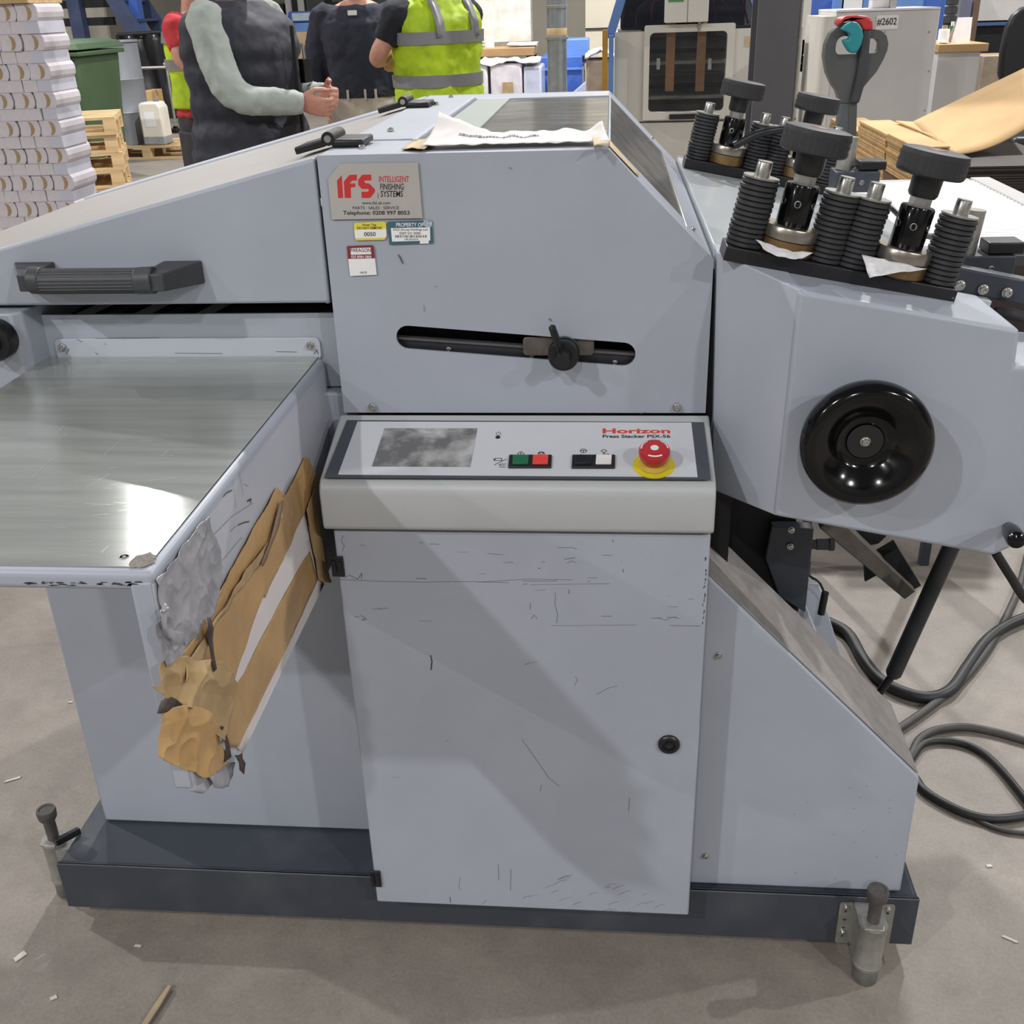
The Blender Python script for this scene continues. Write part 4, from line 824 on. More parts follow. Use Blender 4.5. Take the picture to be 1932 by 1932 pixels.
t = thing('pallet_trolley', 'tubular steel trolley loaded with brown cartons behind the canister', 'trolley', (onY(285, 200, 15).x, 15.2, 0))
for sx in (-.35, .35): MB().tube([(sx, -.3, .1), (sx, -.3, .85), (sx*.9, -.3, .9)], .018, 8).build('upright', ZINC, t, local=True)
MB().tube([(-.35, -.3, .85), (.35, -.3, .85)], .018, 8).build('handle', ZINC, t, local=True); MB().box(-.4, .4, -.3, .4, .1, .14).build('deck', ZINC, t, local=True)
for sx in (-.3, .3):
    for sy in (-.2, .3): MB().lathe([(0, -.02), (.05, -.02), (.05, .02), (0, .02)], (sx, sy, .05), (1, 0, 0), 14).build('wheel', BLACK, t, local=True)
def carton(name, lab, u0, v0, u1, v1, y, dp, m=CRTN, z0=None):
    x0, x1, y0, y1, za, zb = bpx(u0, v0, u1, v1, y, dp); za = z0 if z0 is not None else za
    o = thing(name, lab, 'carton', ((x0+x1)/2, (y0+y1)/2, za)); w2, d2, h = (x1-x0)/2, dp/2, zb-za
    MB().box(-w2, w2, -d2, d2, 0, h).build('body', m, o, local=True, bev=.004); MB().box(-w2-.001, w2+.001, -.03, .03, h*.5, h+.002).build('tape_strip', BROWN, o, local=True); return o
carton('carton', 'brown carton low on the steel trolley', 262, 195, 302, 268, 15.05, .4, z0=.141)
carton('carton', 'open brown carton topmost on the steel trolley', 266, 172, 288, 194, 15.05, .4)
# black sheeting screen
x0, x1, y0, y1, za, zb = bpx(222, 66, 350, 250, 16.2, .03)
t = thing('sheeting_screen', 'black plastic sheet hung on a pole frame behind the drum', 'screen', ((x0+x1)/2, 16.2, 0))
w2 = (x1-x0)/2; b = MB(); b.sheet(lambda s, q: V((-w2+2*w2*s, .05*noise.noise(V((s*6, q*3, 1)))+.05*math.sin(s*14+q*2), .05+(zb-.05)*q)), 30, 14); b.build('sheet', mat('black_sheeting', (36, 37, 40), .3, var=.1, scale=6), t, local=True, solid=.004)
MB().tube([(-w2, 0, zb), (w2, 0, zb+.02)], .03, 8).build('pole', BLACK, t, local=True)
for s in (-1, 1): MB().tube([(s*w2, 0, 0), (s*w2, 0, zb)], .03, 8).build('upright', BLACK, t, local=True)
# blue steel stair
t = thing('steel_stair', 'blue painted steel stair with posts at the far left', 'stair', (onY(180, 60, 17.6).x, 17.6, 0)); ox = t.location.x
def loc_(u, v, y): p = onY(u, v, y); return V((p.x-ox, y-17.6, p.z))
a, c = loc_(168, -60, 17.5), loc_(262, 75, 17.5); dn = c-a; c = a+dn*((0.02-a.z)/dn.z)
for yy in (0, 1.0): MB().prism([a+V((0, yy, -.12)), a+V((.12, yy, .12)), c+V((.12, yy, .02)), c+V((-.2, yy, .02))], (0, .06, 0)).build('stringer', NAVYST, t, local=True)
for k in range(7): q = a.lerp(c, (k+.6)/7.5); MB().box(q.x-.12, q.x+.14, .06, 1.0, q.z-.02, q.z+.02).build('tread', NAVYST, t, local=True)
for u in (147, 256): p = loc_(u, 60, 17.8); MB().box(p.x-.10, p.x+.10, p.y, p.y+.2, 0, 3.2).build('post', NAVYST if u < 200 else BLUE, t, local=True)
for v in (10, 44): p = loc_(80, v, 18.0); q = loc_(215, v, 18.0); MB().box(p.x-.6, q.x, p.y, p.y+.08, p.z-.06, p.z+.06).build('landing_beam', DARKIN, t, local=True)
# ---- wrapped carton pallet and blue equipment far back in the middle
WRAPC = mat('wrapped_carton', (188, 164, 130), .4, var=.06, scale=6)
pb_ = onZ(578, 166, 0)
t = thing('wrapped_pallet_load', 'brown cartons in stretch film on the floor behind the men', 'pallet load', (onY(580, 160, 20.6).x, 21, 0))
for i, (x0, x1, z0, z1) in enumerate(((-.62, .0, .0, .46), (.005, .62, .0, .46), (-.62, .0, .465, .88), (.005, .62, .465, .88), (-.5, .5, .885, 1.12))): MB().box(x0, x1, -.4, .4, z0, z1).build('carton', WRAPC, t, local=True, bev=.01)
for x0, z0 in ((-.4, .5), (.15, .55), (.2, .2)): MB().box(x0, x0+.22, -.403, -.4005, z0, z0+.12).build('label', WHITE, t, local=True)
t = thing('blue_bindery_unit', 'small blue and white machine console behind the men', 'machine', (onY(545, 60, 22.5).x, 23, 0))
MB().box(-.9, .9, -.3, .5, 0, 1.02).build('bench', GREYC, t, local=True); MB().box(-.05, .45, -.2, .2, 1.021, 1.25).build('lower_body', BLUE2, t, local=True, bev=.03); MB().box(-.08, .48, -.15, .15, 1.251, 1.46).build('console', BLUE, t, local=True, bev=.04); MB().box(0, .38, -.155, -.151, 1.29, 1.43).build('screen', mat('pale_screen', (190, 206, 214), .3), t, local=True)
MB().box(-.6, -.15, -.1, .2, 1.021, 1.3).build('side_unit', OFFW, t, local=True, bev=.02); MB().box(-.62, -.13, -.12, .22, 1.301, 1.34).build('side_lid', BLUE2, t, local=True, bev=.01)
t = thing('dark_rack', 'dark storage rack far behind the men', 'rack', (onY(560, 10, 25.4).x, 25.6, 0))
for x in (-2.2, 0, 2.2): MB().box(x-.06, x+.06, -.4, .4, 0, 3).build('upright', DARKIN, t, local=True)
for z_ in (.6, 1.3, 2.0, 2.7): MB().box(-2.2, 2.2, -.4, .4, z_, z_+.06).build('shelf', DARKIN, t, local=True)
for k in range(9): x = -2.1+k*.47; MB().box(x, x+.42, -.35, .35, 1.361, 1.361+.25+.1*(k % 3)).build('box', (DARKIN, GREYC, GRIP)[k % 3], t, local=True)
# ---- bench with boards, mug, wrapped paper
yb_ = 11.3; x0, x1, y0, y1, za, zb = bpx(880, 93, 1008, 105, yb_, .7)
t = thing('workbench', 'wooden workbench top on dark legs behind the hi-vis man', 'bench', ((x0+x1)/2, yb_+.35, 0)); w2 = (x1-x0)/2
MB().box(-w2, w2, -.35, .35, za, zb).build('bench_top', WOODB, t, local=True, bev=.005)
for sx in (-1, 1):
    for sy in (-.3, .3): MB().box(sx*(w2-.05)-.03, sx*(w2-.05)+.03, sy-.03, sy+.03, 0, za).build('leg', DARKIN, t, local=True)
bt = zb
o = MB().box(onY(957, 0, 12).x, onY(1006, 0, 12).x, 12.0, 12.03, bt-.02, 2.2).build('pin_board', mat('cork', (184, 140, 88), .85, var=.08, scale=40), None); tag(o, 'brown cork pin board standing behind the workbench', 'pin board')
t = thing('whiteboard', 'white board propped on the workbench in front of the cork', 'whiteboard', (onY(925, 40, 11.85).x, 11.85, bt+.001)); h = 1.2; w2 = .42
MB().box(-w2, w2, 0, .02, .04, h).build('board', mat('board_white', (226, 222, 214), .3), t, local=True); MB().box(-w2-.02, w2+.02, -.005, .025, 0, .04).build('frame', ZINC, t, local=True); MB().box(w2, w2+.02, -.005, .025, 0, h).build('frame', ZINC, t, local=True); MB().box(w2-.42, w2-.12, -.006, -.001, .28+.32, .33+.32).build('tape_strip', TAPE, t, local=True)
p = onY(924, 92, 11.6); t = thing('mug', 'white mug standing on the workbench', 'mug', (p.x, 11.6, bt)); MB().lathe([(0, 0), (.05, 0), (.052, .1), (.046, .1), (.044, .012), (0, .012)], n=20).build('cup', WHITE, t, local=True); MB().tube(spline([(-.05, 0, .08), (-.085, 0, .07), (-.085, 0, .035), (-.05, 0, .02)], 4), .007, 8).build('handle', WHITE, t, local=True)
p = onY(985, 90, 11.5); o = crumple('loose_papers', PAPER, [(p.x-.15, 11.45, bt+.02), (p.x+.15, 11.45, bt+.02), (p.x+.15, 11.75, bt+.03), (p.x-.15, 11.75, bt+.03)], None, 6, 4, .015, 5, 1, .01); tag(o, 'loose white papers lying on the right end of the workbench', 'papers')
t = thing('wrapped_paper_load', 'film-wrapped load of white paper stacks below the workbench', 'pallet load', (onY(925, 150, 10.4).x, 10.75, 0))
FILM = mat('stretch_film', (222, 218, 222), .25, var=.06, scale=9, rgb2=(200, 196, 204))
for i, (x0, x1) in enumerate(((-.42, -.02), (-.015, .30))):
    MB().box(x0, x1, -.3, .3, .02, .60).build('paper_stack', FILM, t, local=True, bev=.02); MB().box(x0+.01, x1-.01, -.29, .3, .602, .99).build('paper_stack', FILM, t, local=True, bev=.02); MB().box(x0+.12, x0+.22, -.304, -.3005, .66, .83).build('brown_band', KR, t, local=True)
MB().box(.302, .47, -.28, .3, .02, .96).build('paper_stack', mat('bluish_film', (190, 196, 216), .25, var=.06, scale=9), t, local=True, bev=.02)
b = MB(); b.sheet(lambda s, q: V((-.43+.87*s, -.3+.6*q, .995+.05*noise.noise(V((s*5, q*4, 2)))+.02*noise.noise(V((s*15, q*9, 2))))), 24, 10); b.build('film_top', FILM, t, local=True, solid=.006)
# ---- galvanised pipe column
gp = onY(1050, 160, 8.6)
t = thing('galvanised_column', 'round galvanised duct column with wire clamps and tape', 'column', (gp.x, 8.75, 0)); GALV = mat('galvanised', (168, 176, 178), .35, .7, var=.08, scale=8)
MB().lathe([(0, 0), (.075, 0), (.075, 3), (0, 3)], n=28).build('duct', GALV, t, local=True)
for v, r in ((72, .088), (13, .082)):
    z_ = onY(1050, v, 8.7).z; MB().lathe([(.076, -.012), (r, -.01), (r, .01), (.076, .012)], (0, 0, z_), n=24).build('clamp', ZINC, t, local=True)
z_ = onY(1050, 60, 8.7).z; MB().lathe([(.0765, -.025), (.0772, -.02), (.0772, .02), (.0765, .025)], (0, 0, z_), n=24).build('tape_band', TAPE, t, local=True)
# ---- low blue machine and sack between column and white machine
t = thing('low_blue_machine', 'low blue machine with a pale chute behind the galvanised column', 'machine', (onY(1066, 150, 11).x, 11.5, 0)); ox = t.location.x
x0, x1, y0, y1, za, zb = bpx(1020, 108, 1098, 180, 11.1, .9); MB().box(x0-ox, x1-ox, -.4, .5, 0, zb).build('body', BLUE, t, local=True, bev=.01); MB().box(x0-ox-.01, x1-ox+.01, -.42, .5, zb-.12, zb-.1).build('trim', BLUE2, t, local=True)
x0, x1, y0, y1, za, zb = bpx(1066, 75, 1110, 110, 11.2, .5); MB().box(x0-ox, x1-ox, -.2, .3, zb-.22, zb).build('upper_unit', BLUE2, t, local=True, bev=.01); MB().box(x0-ox, x1-ox, -.21, -.201, zb-.20, zb-.15).build('slot', DARKIN, t, local=True)
a, c = onY(1068, 168, 10.5), onY(1108, 100, 10.5); MB().prismY([(a.x-ox, a.z-.1), (c.x-ox, a.z+.05), (c.x-ox, c.z), (c.x-ox+.08, c.z), (c.x-ox+.08, 0), (a.x-ox, 0)], -.8, -.45).build('chute', mat('lilac_white', (186, 194, 220), .5), t, local=True)
t = thing('paper_bale', 'brown bale topped with white papers left of the white machine', 'bale', (onY(1128, 150, 9.7).x, 9.8, 0)); zb = onY(1128, 113, 9.6).z
MB().box(-.10, .14, -.15, .3, 0, zb).build('bale', mat('brown_bale', (148, 134, 118), .85, var=.1, scale=12), t, local=True, bev=.02); b = MB(); b.sheet(lambda s, q: V((-.11+.26*s, -.16+.4*q, zb+.02+.03*noise.noise(V((s*5, q*4, 7)))+.05*(1-abs(2*s-1)))), 10, 6); b.build('papers', PAPER, t, local=True, solid=.02)
# ---- off-white machine with a window and blue guard frame
yw = 7.4; x0, x1, y0, y1, za, zb = bpx(1160, 60, 1500, 330, yw, 1.2)
t = thing('windowed_machine', 'off-white machine with a framed window and blue guard frame', 'machine', ((x0+x1)/2, yw+.6, 0)); ox, oy = t.location.x, t.location.y
W_ = lambda u, v, y=yw: V((onY(u, v, y).x-ox, y-oy, onY(u, v, y).z))
a, c = W_(1160, 61), W_(1500, 240)
wa, wc_ = W_(1226, 62, yw), W_(1364, 208, yw)
vs, fs = fill2d([[(a.x, 0), (c.x, 0), (c.x, a.z), (a.x, a.z)], [(wa.x, wc_.z), (wa.x, wa.z), (wc_.x, wa.z), (wc_.x, wc_.z)]], .02)
b = MB(); b.add([(p.x, -.6+.01-p.z, p.y) for p in vs], fs); b.build('front_panel', OFFW, t, local=True, smooth=False)
MB().box(a.x, a.x+.02, -.575, .6, 0, a.z-.002).build('side_panel', OFFW, t, local=True); MB().box(c.x-.02, c.x, -.575, .6, 0, a.z-.002).build('side_panel', OFFW, t, local=True); MB().box(a.x, c.x, .3, .6, a.z-.02, a.z).build('top_panel', OFFW, t, local=True); MB().box(a.x, c.x, .58, .6, 0, a.z).build('back_panel', DARKIN, t, local=True)
fa, fc = W_(1216, 48), W_(1377, 222)
vs, fs = fill2d([rrect(fa.x, fc.x, fc.z, fa.z, .012), rrect(wa.x, wc_.x, wc_.z, wa.z, .03)], .03)
b = MB(); b.add([(p.x, -.625-p.z, p.y) for p in vs], fs); wf = b.build('window_frame', OFFW, t, local=True)
MB().box(wa.x, wc_.x, -.63, -.626, wc_.z, wa.z).build('window_pane', clear('tinted_pane', (236, 236, 236), (80, 82, 86), .12, .08), t, local=True)
ha, hc = W_(1262, 213, yw), W_(1315, 220, yw); MB().box(ha.x, hc.x, -.665, -.64, hc.z-.008, ha.z-.004).build('handle', BLACK, t, local=True, bev=.004)
MB().box(wa.x-.05, wc_.x+.05, -.42, -.40, wc_.z-.1, wa.z+.05).build('inner_back', mat('inner_steel', (92, 92, 92), .6, var=.15, scale=9), t, local=True)
for u in (1265, 1323): p = W_(u, 100, yw+.03); MB().box(p.x-.028, p.x+.028, p.y, p.y+.01, W_(u, 172, yw+.03).z, p.z+.18).build('belt', mat('tan_belt', (196, 152, 112), .7, var=.05), t, local=True)
for k in range(7): z_ = wc_.z+.08+k*.07; MB().tube([(wa.x-.02, -.50, z_), (wc_.x+.02, -.50, z_)], .014, 8).build('roller', (ZINC, DARKIN, GRIP)[k % 3], t, local=True)
for u in (1242, 1339): p = W_(u, 120, yw+.02); MB().tube([p+V((0, 0, -.035)), p+V((0, 0, .03))], .011, 10).build('white_knob', WHITE, t, local=True)
p = W_(1160, 232); MB().box(p.x, c.x, -.604, -.6005, p.z-.004, p.z+.004).build('panel_joint', SEAM, t, local=True)
q0 = W_(1158, 172, yw-.05); MB().box(q0.x-.035, q0.x-.004, -.65, -.58, 0, W_(1160, 66).z).build('corner_post', BLUE2, t, local=True)
p = W_(1150, 66, yw-.05); MB().box(p.x-.045, p.x-.01, -.66, -.62, 0, p.z+.03).build('orange_post', mat('orange_post', (190, 140, 44), .5), t, local=True)
tz = a.z
for (u0, v0, u1, v1) in ((1150, 72, 1192, -70), (1443, 50, 1400, -70)):
    a0, c0_ = W_(u0, v0, yw+.02), W_(u1, v1, yw+.02); MB().prism([a0+V((-.03, 0, 0)), a0+V((.03, 0, 0)), c0_+V((.03, 0, 0)), c0_+V((-.03, 0, 0))], (0, .05, 0)).build('guard_post', BLUE2, t, local=True)
a0, c0_, d0, e0_ = W_(1172, 58, yw+.04), W_(1430, 52, yw+.04), W_(1402, -70, yw+.04), W_(1196, -70, yw+.04); MB().prism([a0, c0_, d0, e0_], (0, .012, 0)).build('guard_glass', clear('tinted_guard', (150, 152, 160), (70, 72, 84), .3, .1), t, local=True)
MB().box(a0.x, c0_.x, .2, .22, tz, tz+.5).build('dark_inner', DARKIN, t, local=True)
for k in range(8): q = [V((a0.x+.1+.11*k, .0+.03*(k % 2), tz+.01)), V((a0.x+.12+.10*k, .05, tz+.12+.04*(k % 3))), V((a0.x+.2+.08*k, .1, tz+.2)), V((a0.x+.3+.07*k, .15, tz+.5))]; MB().tube(spline(q, 5), .008, 6).build('red_hose' if k % 2 else 'dark_hose', mat('hose_red', (150, 44, 60), .5) if k % 2 else BLACK, t, local=True)
a0, c0_ = W_(1258, -60, yw-.12), W_(1336, 41, yw-.12); MB().box(a0.x, c0_.x, a0.y, a0.y+.16, c0_.z, a0.z).build('control_box', OFFW, t, local=True, bev=.004); MB().box((a0.x+c0_.x)/2+.002, (a0.x+c0_.x)/2+.005, a0.y-.001, a0.y, c0_.z, a0.z).build('box_seam', SEAM, t, local=True); p = W_(1262, -20, yw-.12); q = W_(1290, 3, yw-.12); MB().box(p.x, q.x, a0.y-.003, a0.y-.0005, q.z, p.z).build('green_label', mat('green_label', (72, 140, 84), .5), t, local=True)
p = W_(1418, 78); MB().box(p.x-.04, p.x+.03, -.604, -.6005, p.z-.03, p.z+.03).build('tape_patch', TAPE, t, local=True)
MB().tube([W_(1320, 41, yw-.05), W_(1320, 41, yw-.05)*1.0+V((0, .0, -.05))], .01, 8).build('box_bracket', ZINC, t, local=True)
# ---- dark steel column
p = onY(1464, 100, 5.3); CG = mat('dark_grey_steel', (92, 92, 97), .5, var=.04, scale=4)
o = thing('steel_column', 'dark grey steel column behind the far clamp bar', 'column', (p.x, 5.42, 0)); hw_ = (onY(1504, 100, 5.3).x-onY(1427, 100, 5.3).x)/2
MB().box(-hw_, hw_, -.12, -.10, 0, 3.4).build('flange', CG, o, local=True); MB().box(-hw_, hw_, .10, .12, 0, 3.4).build('flange', CG, o, local=True); MB().box(-.006, .006, -.099, .099, 0, 3.4).build('web', CG, o, local=True); MB().tube([(hw_+.012, -.08, 0), (hw_+.012, -.08, 3.2)], .009, 8).build('conduit', ZINC, o, local=True); MB().box(-hw_-.05, hw_+.05, -.17, .17, 0, .015).build('foot_plate', CG, o, local=True)
# ---- blue printing unit behind, grey cabinet, desk
t = thing('tall_blue_unit', 'tall blue machine unit between the column and the grey cabinet', 'machine', (onY(1560, 100, 9).x, 9.5, 0)); ox = t.location.x; L9 = lambda u, v, y=9: (onY(u, v, y).x-ox, onY(u, v, y).z)
a, c = L9(1500, -80), L9(1760, 240); MB().box(a[0], c[0], -.4, .5, 0, 2.0).build('body', BLUE, t, local=True, bev=.01)
for (u0, v0, u1, v1, m, nm) in ((1498, 0, 1512, 230, OFFW, 'edge_strip'), (1512, 112, 1548, 120, OFFW, 'trim'), (1510, 120, 1550, 134, BLUE2, 'trim'), (1514, 75, 1548, 118, DARKIN, 'recess'), (1512, 172, 1545, 196, DARKB, 'recess'), (1590, -10, 1625, 22, WHITE, 'notice'), (1575, 0, 1590, 20, BLUE2, 'panel'), (1630, -10, 1740, 18, BLUE2, 'panel')):
    a, c = L9(u0, v0, 8.99), L9(u1, v1, 8.99); MB().box(a[0], c[0], -.52, -.41, c[1], a[1]).build(nm, m, t, local=True)
for k in range(5): a = L9(1518+k*6, 104, 8.95); MB().ball((a[0], -.55, a[1]), .012, 8, 6).build('indicator', WHITE, t, local=True)
yc = 7.0; x0, x1, y0, y1, za, zb = bpx(1570, 24, 1762, 250, yc, .6); x0, x1 = onY(1569, 120, yc).x, onY(1761, 120, yc).x
t = thing('grey_cabinet', 'light grey metal cabinet marked #2602 at the right', 'cabinet', ((x0+x1)/2, yc+.3, 0)); w2 = (x1-x0)/2
MB().box(-w2, w2, -.3, .3, 0, zb).build('body', GREYC, t, local=True, bev=.005); MB().prismZ([(-w2-.08+.05*(1-math.cos(R_(a_))), -.25-.05*math.sin(R_(a_))) for a_ in (0, 30, 60, 90)]+[(-w2-.001, -.3), (-w2-.001, .25), (-w2-.08, .25)], 0, zb-.02).build('rounded_post', OFFW, t, local=True)
MB().box(-w2, w2, -.302, .3, zb+.001, zb+.012).build('film_edge', FILM, t, local=True)
ox = t.location.x; p = onY(1652, 56, yc-.003); q = onY(1696, 28, yc-.003); MB().box(p.x-ox, q.x-ox, -.303, -.3005, p.z, q.z).build('paper_label', PAPER, t, local=True)
tl = text('#2602', (onY(1654, 49, yc-.004).x-ox, -.304, onY(1654, 49, yc).z), (onY(1691, 49, yc).x-onY(1654, 49, yc).x, 0, 0), (0, 0, .042), INK, None, bold=.01); tl.parent = t
for u, v in ((1753, 60), (1753, 134), (1745, 208), (1670, 60)): p = onY(u, v, yc); MB().lathe([(0, 0), (.006, 0), (.005, .003), (0, .004)], (p.x-ox, -.3, p.z), (0, -1, 0), 10).build('rivet', ZINC, t, local=True)
p = onY(1660, 20, 7.2); t = thing('small_tin', 'small tin box on top of the grey cabinet', 'tin', (p.x, 7.2, zb+.0125)); MB().box(-.06, .06, -.05, .05, 0, .05).build('body', GREYC, t, local=True, bev=.004); MB().box(-.062, .062, -.052, .052, .0505, .062).build('lid', DARKB, t, local=True)
p = onY(1684, 14, 7.15); t = thing('spray_can', 'short pale can on top of the grey cabinet', 'can', (p.x, 7.15, zb+.0125)); MB().lathe([(0, 0), (.022, 0), (.022, .07), (.014, .08), (0, .08)], n=16).build('body', ZINC, t, local=True); MB().lathe([(0, .0805), (.012, .0805), (.012, .095), (0, .095)], n=12).build('cap', WHITE, t, local=True)
yd = 7.2; x0, x1, y0, y1, za, zb = bpx(1772, 84, 1864, 97, yd+.42, .7)
t = thing('desk', 'desk with wood-edged top and grey side panel beside the cabinet', 'desk', ((x0+x1)/2, yd+.77, 0)); w2 = (x1-x0)/2
MB().box(-w2, w2, -.35, .35, za, zb).build('desk_top', WOODB, t, local=True, bev=.004); MB().box(-w2+.01, w2-.04, -.33, -.31, 0, za).build('front_panel', GREYC, t, local=True); MB().box(-w2+.01, -w2+.03, -.31, .33, 0, za).build('side_panel', GREYC, t, local=True); MB().box(w2-.06, w2-.04, -.31, .33, 0, za).build('side_panel', GREYC, t, local=True)
dzt = zb
def cylo(name, lab, cat, u, y, r, h, m, n2=None):
    o = thing(name, lab, cat, (onY(u, 85, y).x, y, dzt)); MB().lathe([(0, 0), (r, 0), (r, h*.92), (r*.9, h), (0, h)], n=18).build('body', m, o, local=True)
    if n2: MB().lathe([(0, h), (r*.5, h), (r*.5, h*1.25), (0, h*1.25)], n=12).build(*n2, o, local=True)
cylo('paper_roll', 'white paper roll on the desk beside the cabinet', 'paper roll', 1778, 7.8, .035, .085, WHITE, ('core', KR)); cylo('green_bottle', 'small green bottle on the desk', 'bottle', 1792, 7.9, .022, .10, mat('bottle_green', (60, 120, 76), .3), ('cap', WHITE))
t = thing('desk_card', 'folded white card standing on the desk', 'card', (onY(1813, 80, 7.8).x, 7.8, dzt)); MB().prism([(-.07, -.02, 0), (.05, -.02, 0), (.06, .03, .15), (-.03, .03, .15)], (0, .004, 0)).build('front_leaf', PAPER, t, local=True); MB().prism([(-.07, .08, 0), (.05, .08, 0), (.06, .035, .15), (-.03, .035, .15)], (0, .004, 0)).build('back_leaf', PAPER, t, local=True)
o = crumple('open_papers', PAPER, [(onY(1776, 84, 7.7).x, 7.68, dzt+.006), (onY(1790, 84, 7.7).x, 7.68, dzt+.006), (onY(1792, 84, 7.7).x, 7.78, dzt+.008), (onY(1777, 84, 7.7).x, 7.78, dzt+.008)], None, 6, 4, .004, 9, 1, .004); tag(o, 'white papers lying at the left end of the desk', 'papers')
t = thing('timber_post', 'thin brown timber post standing behind the desk', 'post', (onY(1834, 60, 8.6).x, 8.6, 0)); MB().box(-.022, .022, -.02, .02, 0, 1.9).build('post', mat('brown_timber', (122, 100, 82), .7), t, local=True); MB().box(-.1, .1, -.1, .1, 0, .02).build('foot', DARKIN, t, local=True)
t = thing('flexible_duct', 'grey ribbed flexible hose hanging left of the timber post', 'hose', (onY(1793, 30, 8.6).x, 8.6, 0))
for k in range(26): MB().lathe([(.03, 0), (.045, .006), (.045, .05), (.03, .056)], (0, 0, .0+k*.06), n=14).build('segment', GRIP, t, local=True)
t = thing('dark_blue_machine', 'dark and blue machine behind the office chair', 'machine', (onY(1890, 60, 9.5).x, 10, 0)); ox = t.location.x; L9 = lambda u, v, y=9.5: (onY(u, v, y).x-ox, onY(u, v, y).z)
a = L9(1838, 40); c = L9(1990, 200); MB().box(a[0], c[0], -.4, .6, 0, a[1]).build('body', DARKIN, t, local=True); MB().box(a[0]-.02, c[0], -.46, -.401, L9(0, 52)[1], L9(0, 40)[1]).build('blue_rail', BLUE2, t, local=True); MB().box(a[0]-.02, c[0], -.5, .6, a[1]+.001, L9(0, 22)[1]).build('top_plate', GREYC, t, local=True); MB().box(a[0], c[0], -.46, -.401, L9(0, 106)[1], L9(0, 100)[1]).build('blue_rail', BLUE2, t, local=True)
for k in range(6): MB().box(a[0]+.05+k*.12, a[0]+.11+k*.12, -.3, -.1, L9(0, 22)[1]+.001, L9(0, 22)[1]+.05+.02*(k % 2)).build('fitting', (BLACK, ZINC)[k % 2], t, local=True)
MB().tube([(a[0]+.02, -.47, L9(0, 90)[1]), (a[0]+.6, -.47, L9(0, 62)[1])], .012, 8).build('rod', ZINC, t, local=True)
# office chair
p = onY(1925, 80, 6.4); t = thing('office_chair', 'black office chair partly out of frame at top right', 'chair', (p.x+.28, 6.9, 0))
b = MB(); b.prismY([(x*.22, 1.16+z_*.24) for x, z_ in [(math.copysign(abs(math.cos(R_(q)))**.6, math.cos(R_(q))), math.copysign(abs(math.sin(R_(q)))**.6, math.sin(R_(q)))) for q in range(0, 360, 20)]], -.05, .02); b.build('backrest', BLACK, t, local=True, bev=.02)
MB().box(-.05, .05, .02, .05, .7, 1.1).build('back_stem', BLACK, t, local=True); MB().box(-.25, .25, -.55, -.02, .66, .74).build('seat', BLACK, t, local=True, bev=.03); MB().tube([(0, -.27, .1), (0, -.27, .66)], .03, 12).build('gas_lift', BLACK, t, local=True)
MB().box(-.30, -.24, -.4, -.1, .84, .87).build('armrest', BLACK, t, local=True, bev=.01); MB().box(-.29, -.26, -.3, -.26, .7, .84).build('arm_post', BLACK, t, local=True)
for k in range(5): a_ = k*1.2566; MB().tube([(0, -.27, .12), (.28*math.cos(a_), -.27+.28*math.sin(a_), .07)], [.025, .018], 8).build('base_leg', BLACK, t, local=True); MB().lathe([(0, -.015), (.028, -.015), (.028, .015), (0, .015)], (.28*math.cos(a_), -.27+.28*math.sin(a_), .028), (0, 1, 0), 12).build('castor', BLACK, t, local=True)
carton('shelf_carton', 'long brown carton on the floor below the dark machine', 1856, 106, 1925, 142, 8.9, .4, m=mat('dull_carton', (150, 136, 118), .8), z0=0.0)
# ---------------------------------------------------------------- flat cartons, pallet truck, slat conveyor
CUT = mat('cut_board_edge', (196, 160, 108), .8, var=.1, scale=30); DGAP = mat('dark_board_gap', (96, 74, 50), .9)
def carton_pile(name, lab, u0, v0, u1, v1, y, dp, n, m=CUT, skew=0.0, topm=CRTN, basem=None):
    x0, x1, y0, y1, za, zb = bpx(u0, v0, u1, v1, y, dp); r2 = random.Random(u0)
    t = thing(name, lab, 'carton stack', ((x0+x1)/2, (y0+y1)/2, 0)); w2, d2 = (x1-x0)/2, dp/2; h = (zb-za)/n; b = MB(); g = MB()
    for k in range(n-1):
        o = skew*k/n+r2.uniform(-.004, .004); q = r2.uniform(-.006, .006); z0 = za+k*h
        b.hexa([(-w2+o, -d2+q, z0), (w2+o, -d2+q, z0), (w2+o, d2, z0), (-w2+o, d2, z0), (-w2+o, -d2+q, z0+h*.8), (w2+o, -d2+q, z0+h*.72), (w2+o, d2, z0+h*.72), (-w2+o, d2, z0+h*.8)])
    o_ = b.build('carton_layers', m, t, local=True, smooth=False); o_['kind'] = 'stuff'
    MB().box(-w2+.008, w2-.008, -d2+.012, d2-.01, za, zb-h).build('layer_gaps', DGAP, t, local=True)
    MB().box(-w2+skew, w2+skew, -d2, d2, zb-h, zb-h*.3).build('top_carton', topm, t, local=True)
    MB().box(-w2+.002, w2-.002, -d2+.004, d2, .146, za-.001).build('wrapped_base', basem or DGAP, t, local=True)
    for sx in (-1, 0, 1): MB().box(sx*(w2-.05)-.04, sx*(w2-.05)+.04, -d2, d2, 0, .144).build('pallet_runner', WOOD, t, local=True)
    return t
carton_pile('flat_carton_stack', 'stack of flat brown cartons nearest the pallet truck handle', 1611, 246, 1672, 330, 4.52, .5, 17)
carton_pile('flat_carton_stack', 'middle stack of flat brown cartons behind the near knobs', 1674, 252, 1727, 345, 4.02, .47, 17)
carton_pile('flat_carton_stack', 'lowest stack of flat brown cartons beside the dark wrapped ones', 1728, 276, 1782, 350, 3.62, .38, 15)
DBR = mat('dark_wrapped_board', (52, 45, 43), .45, var=.15, scale=20, stretch=(1, 1, 10), rgb2=(50, 42, 40))
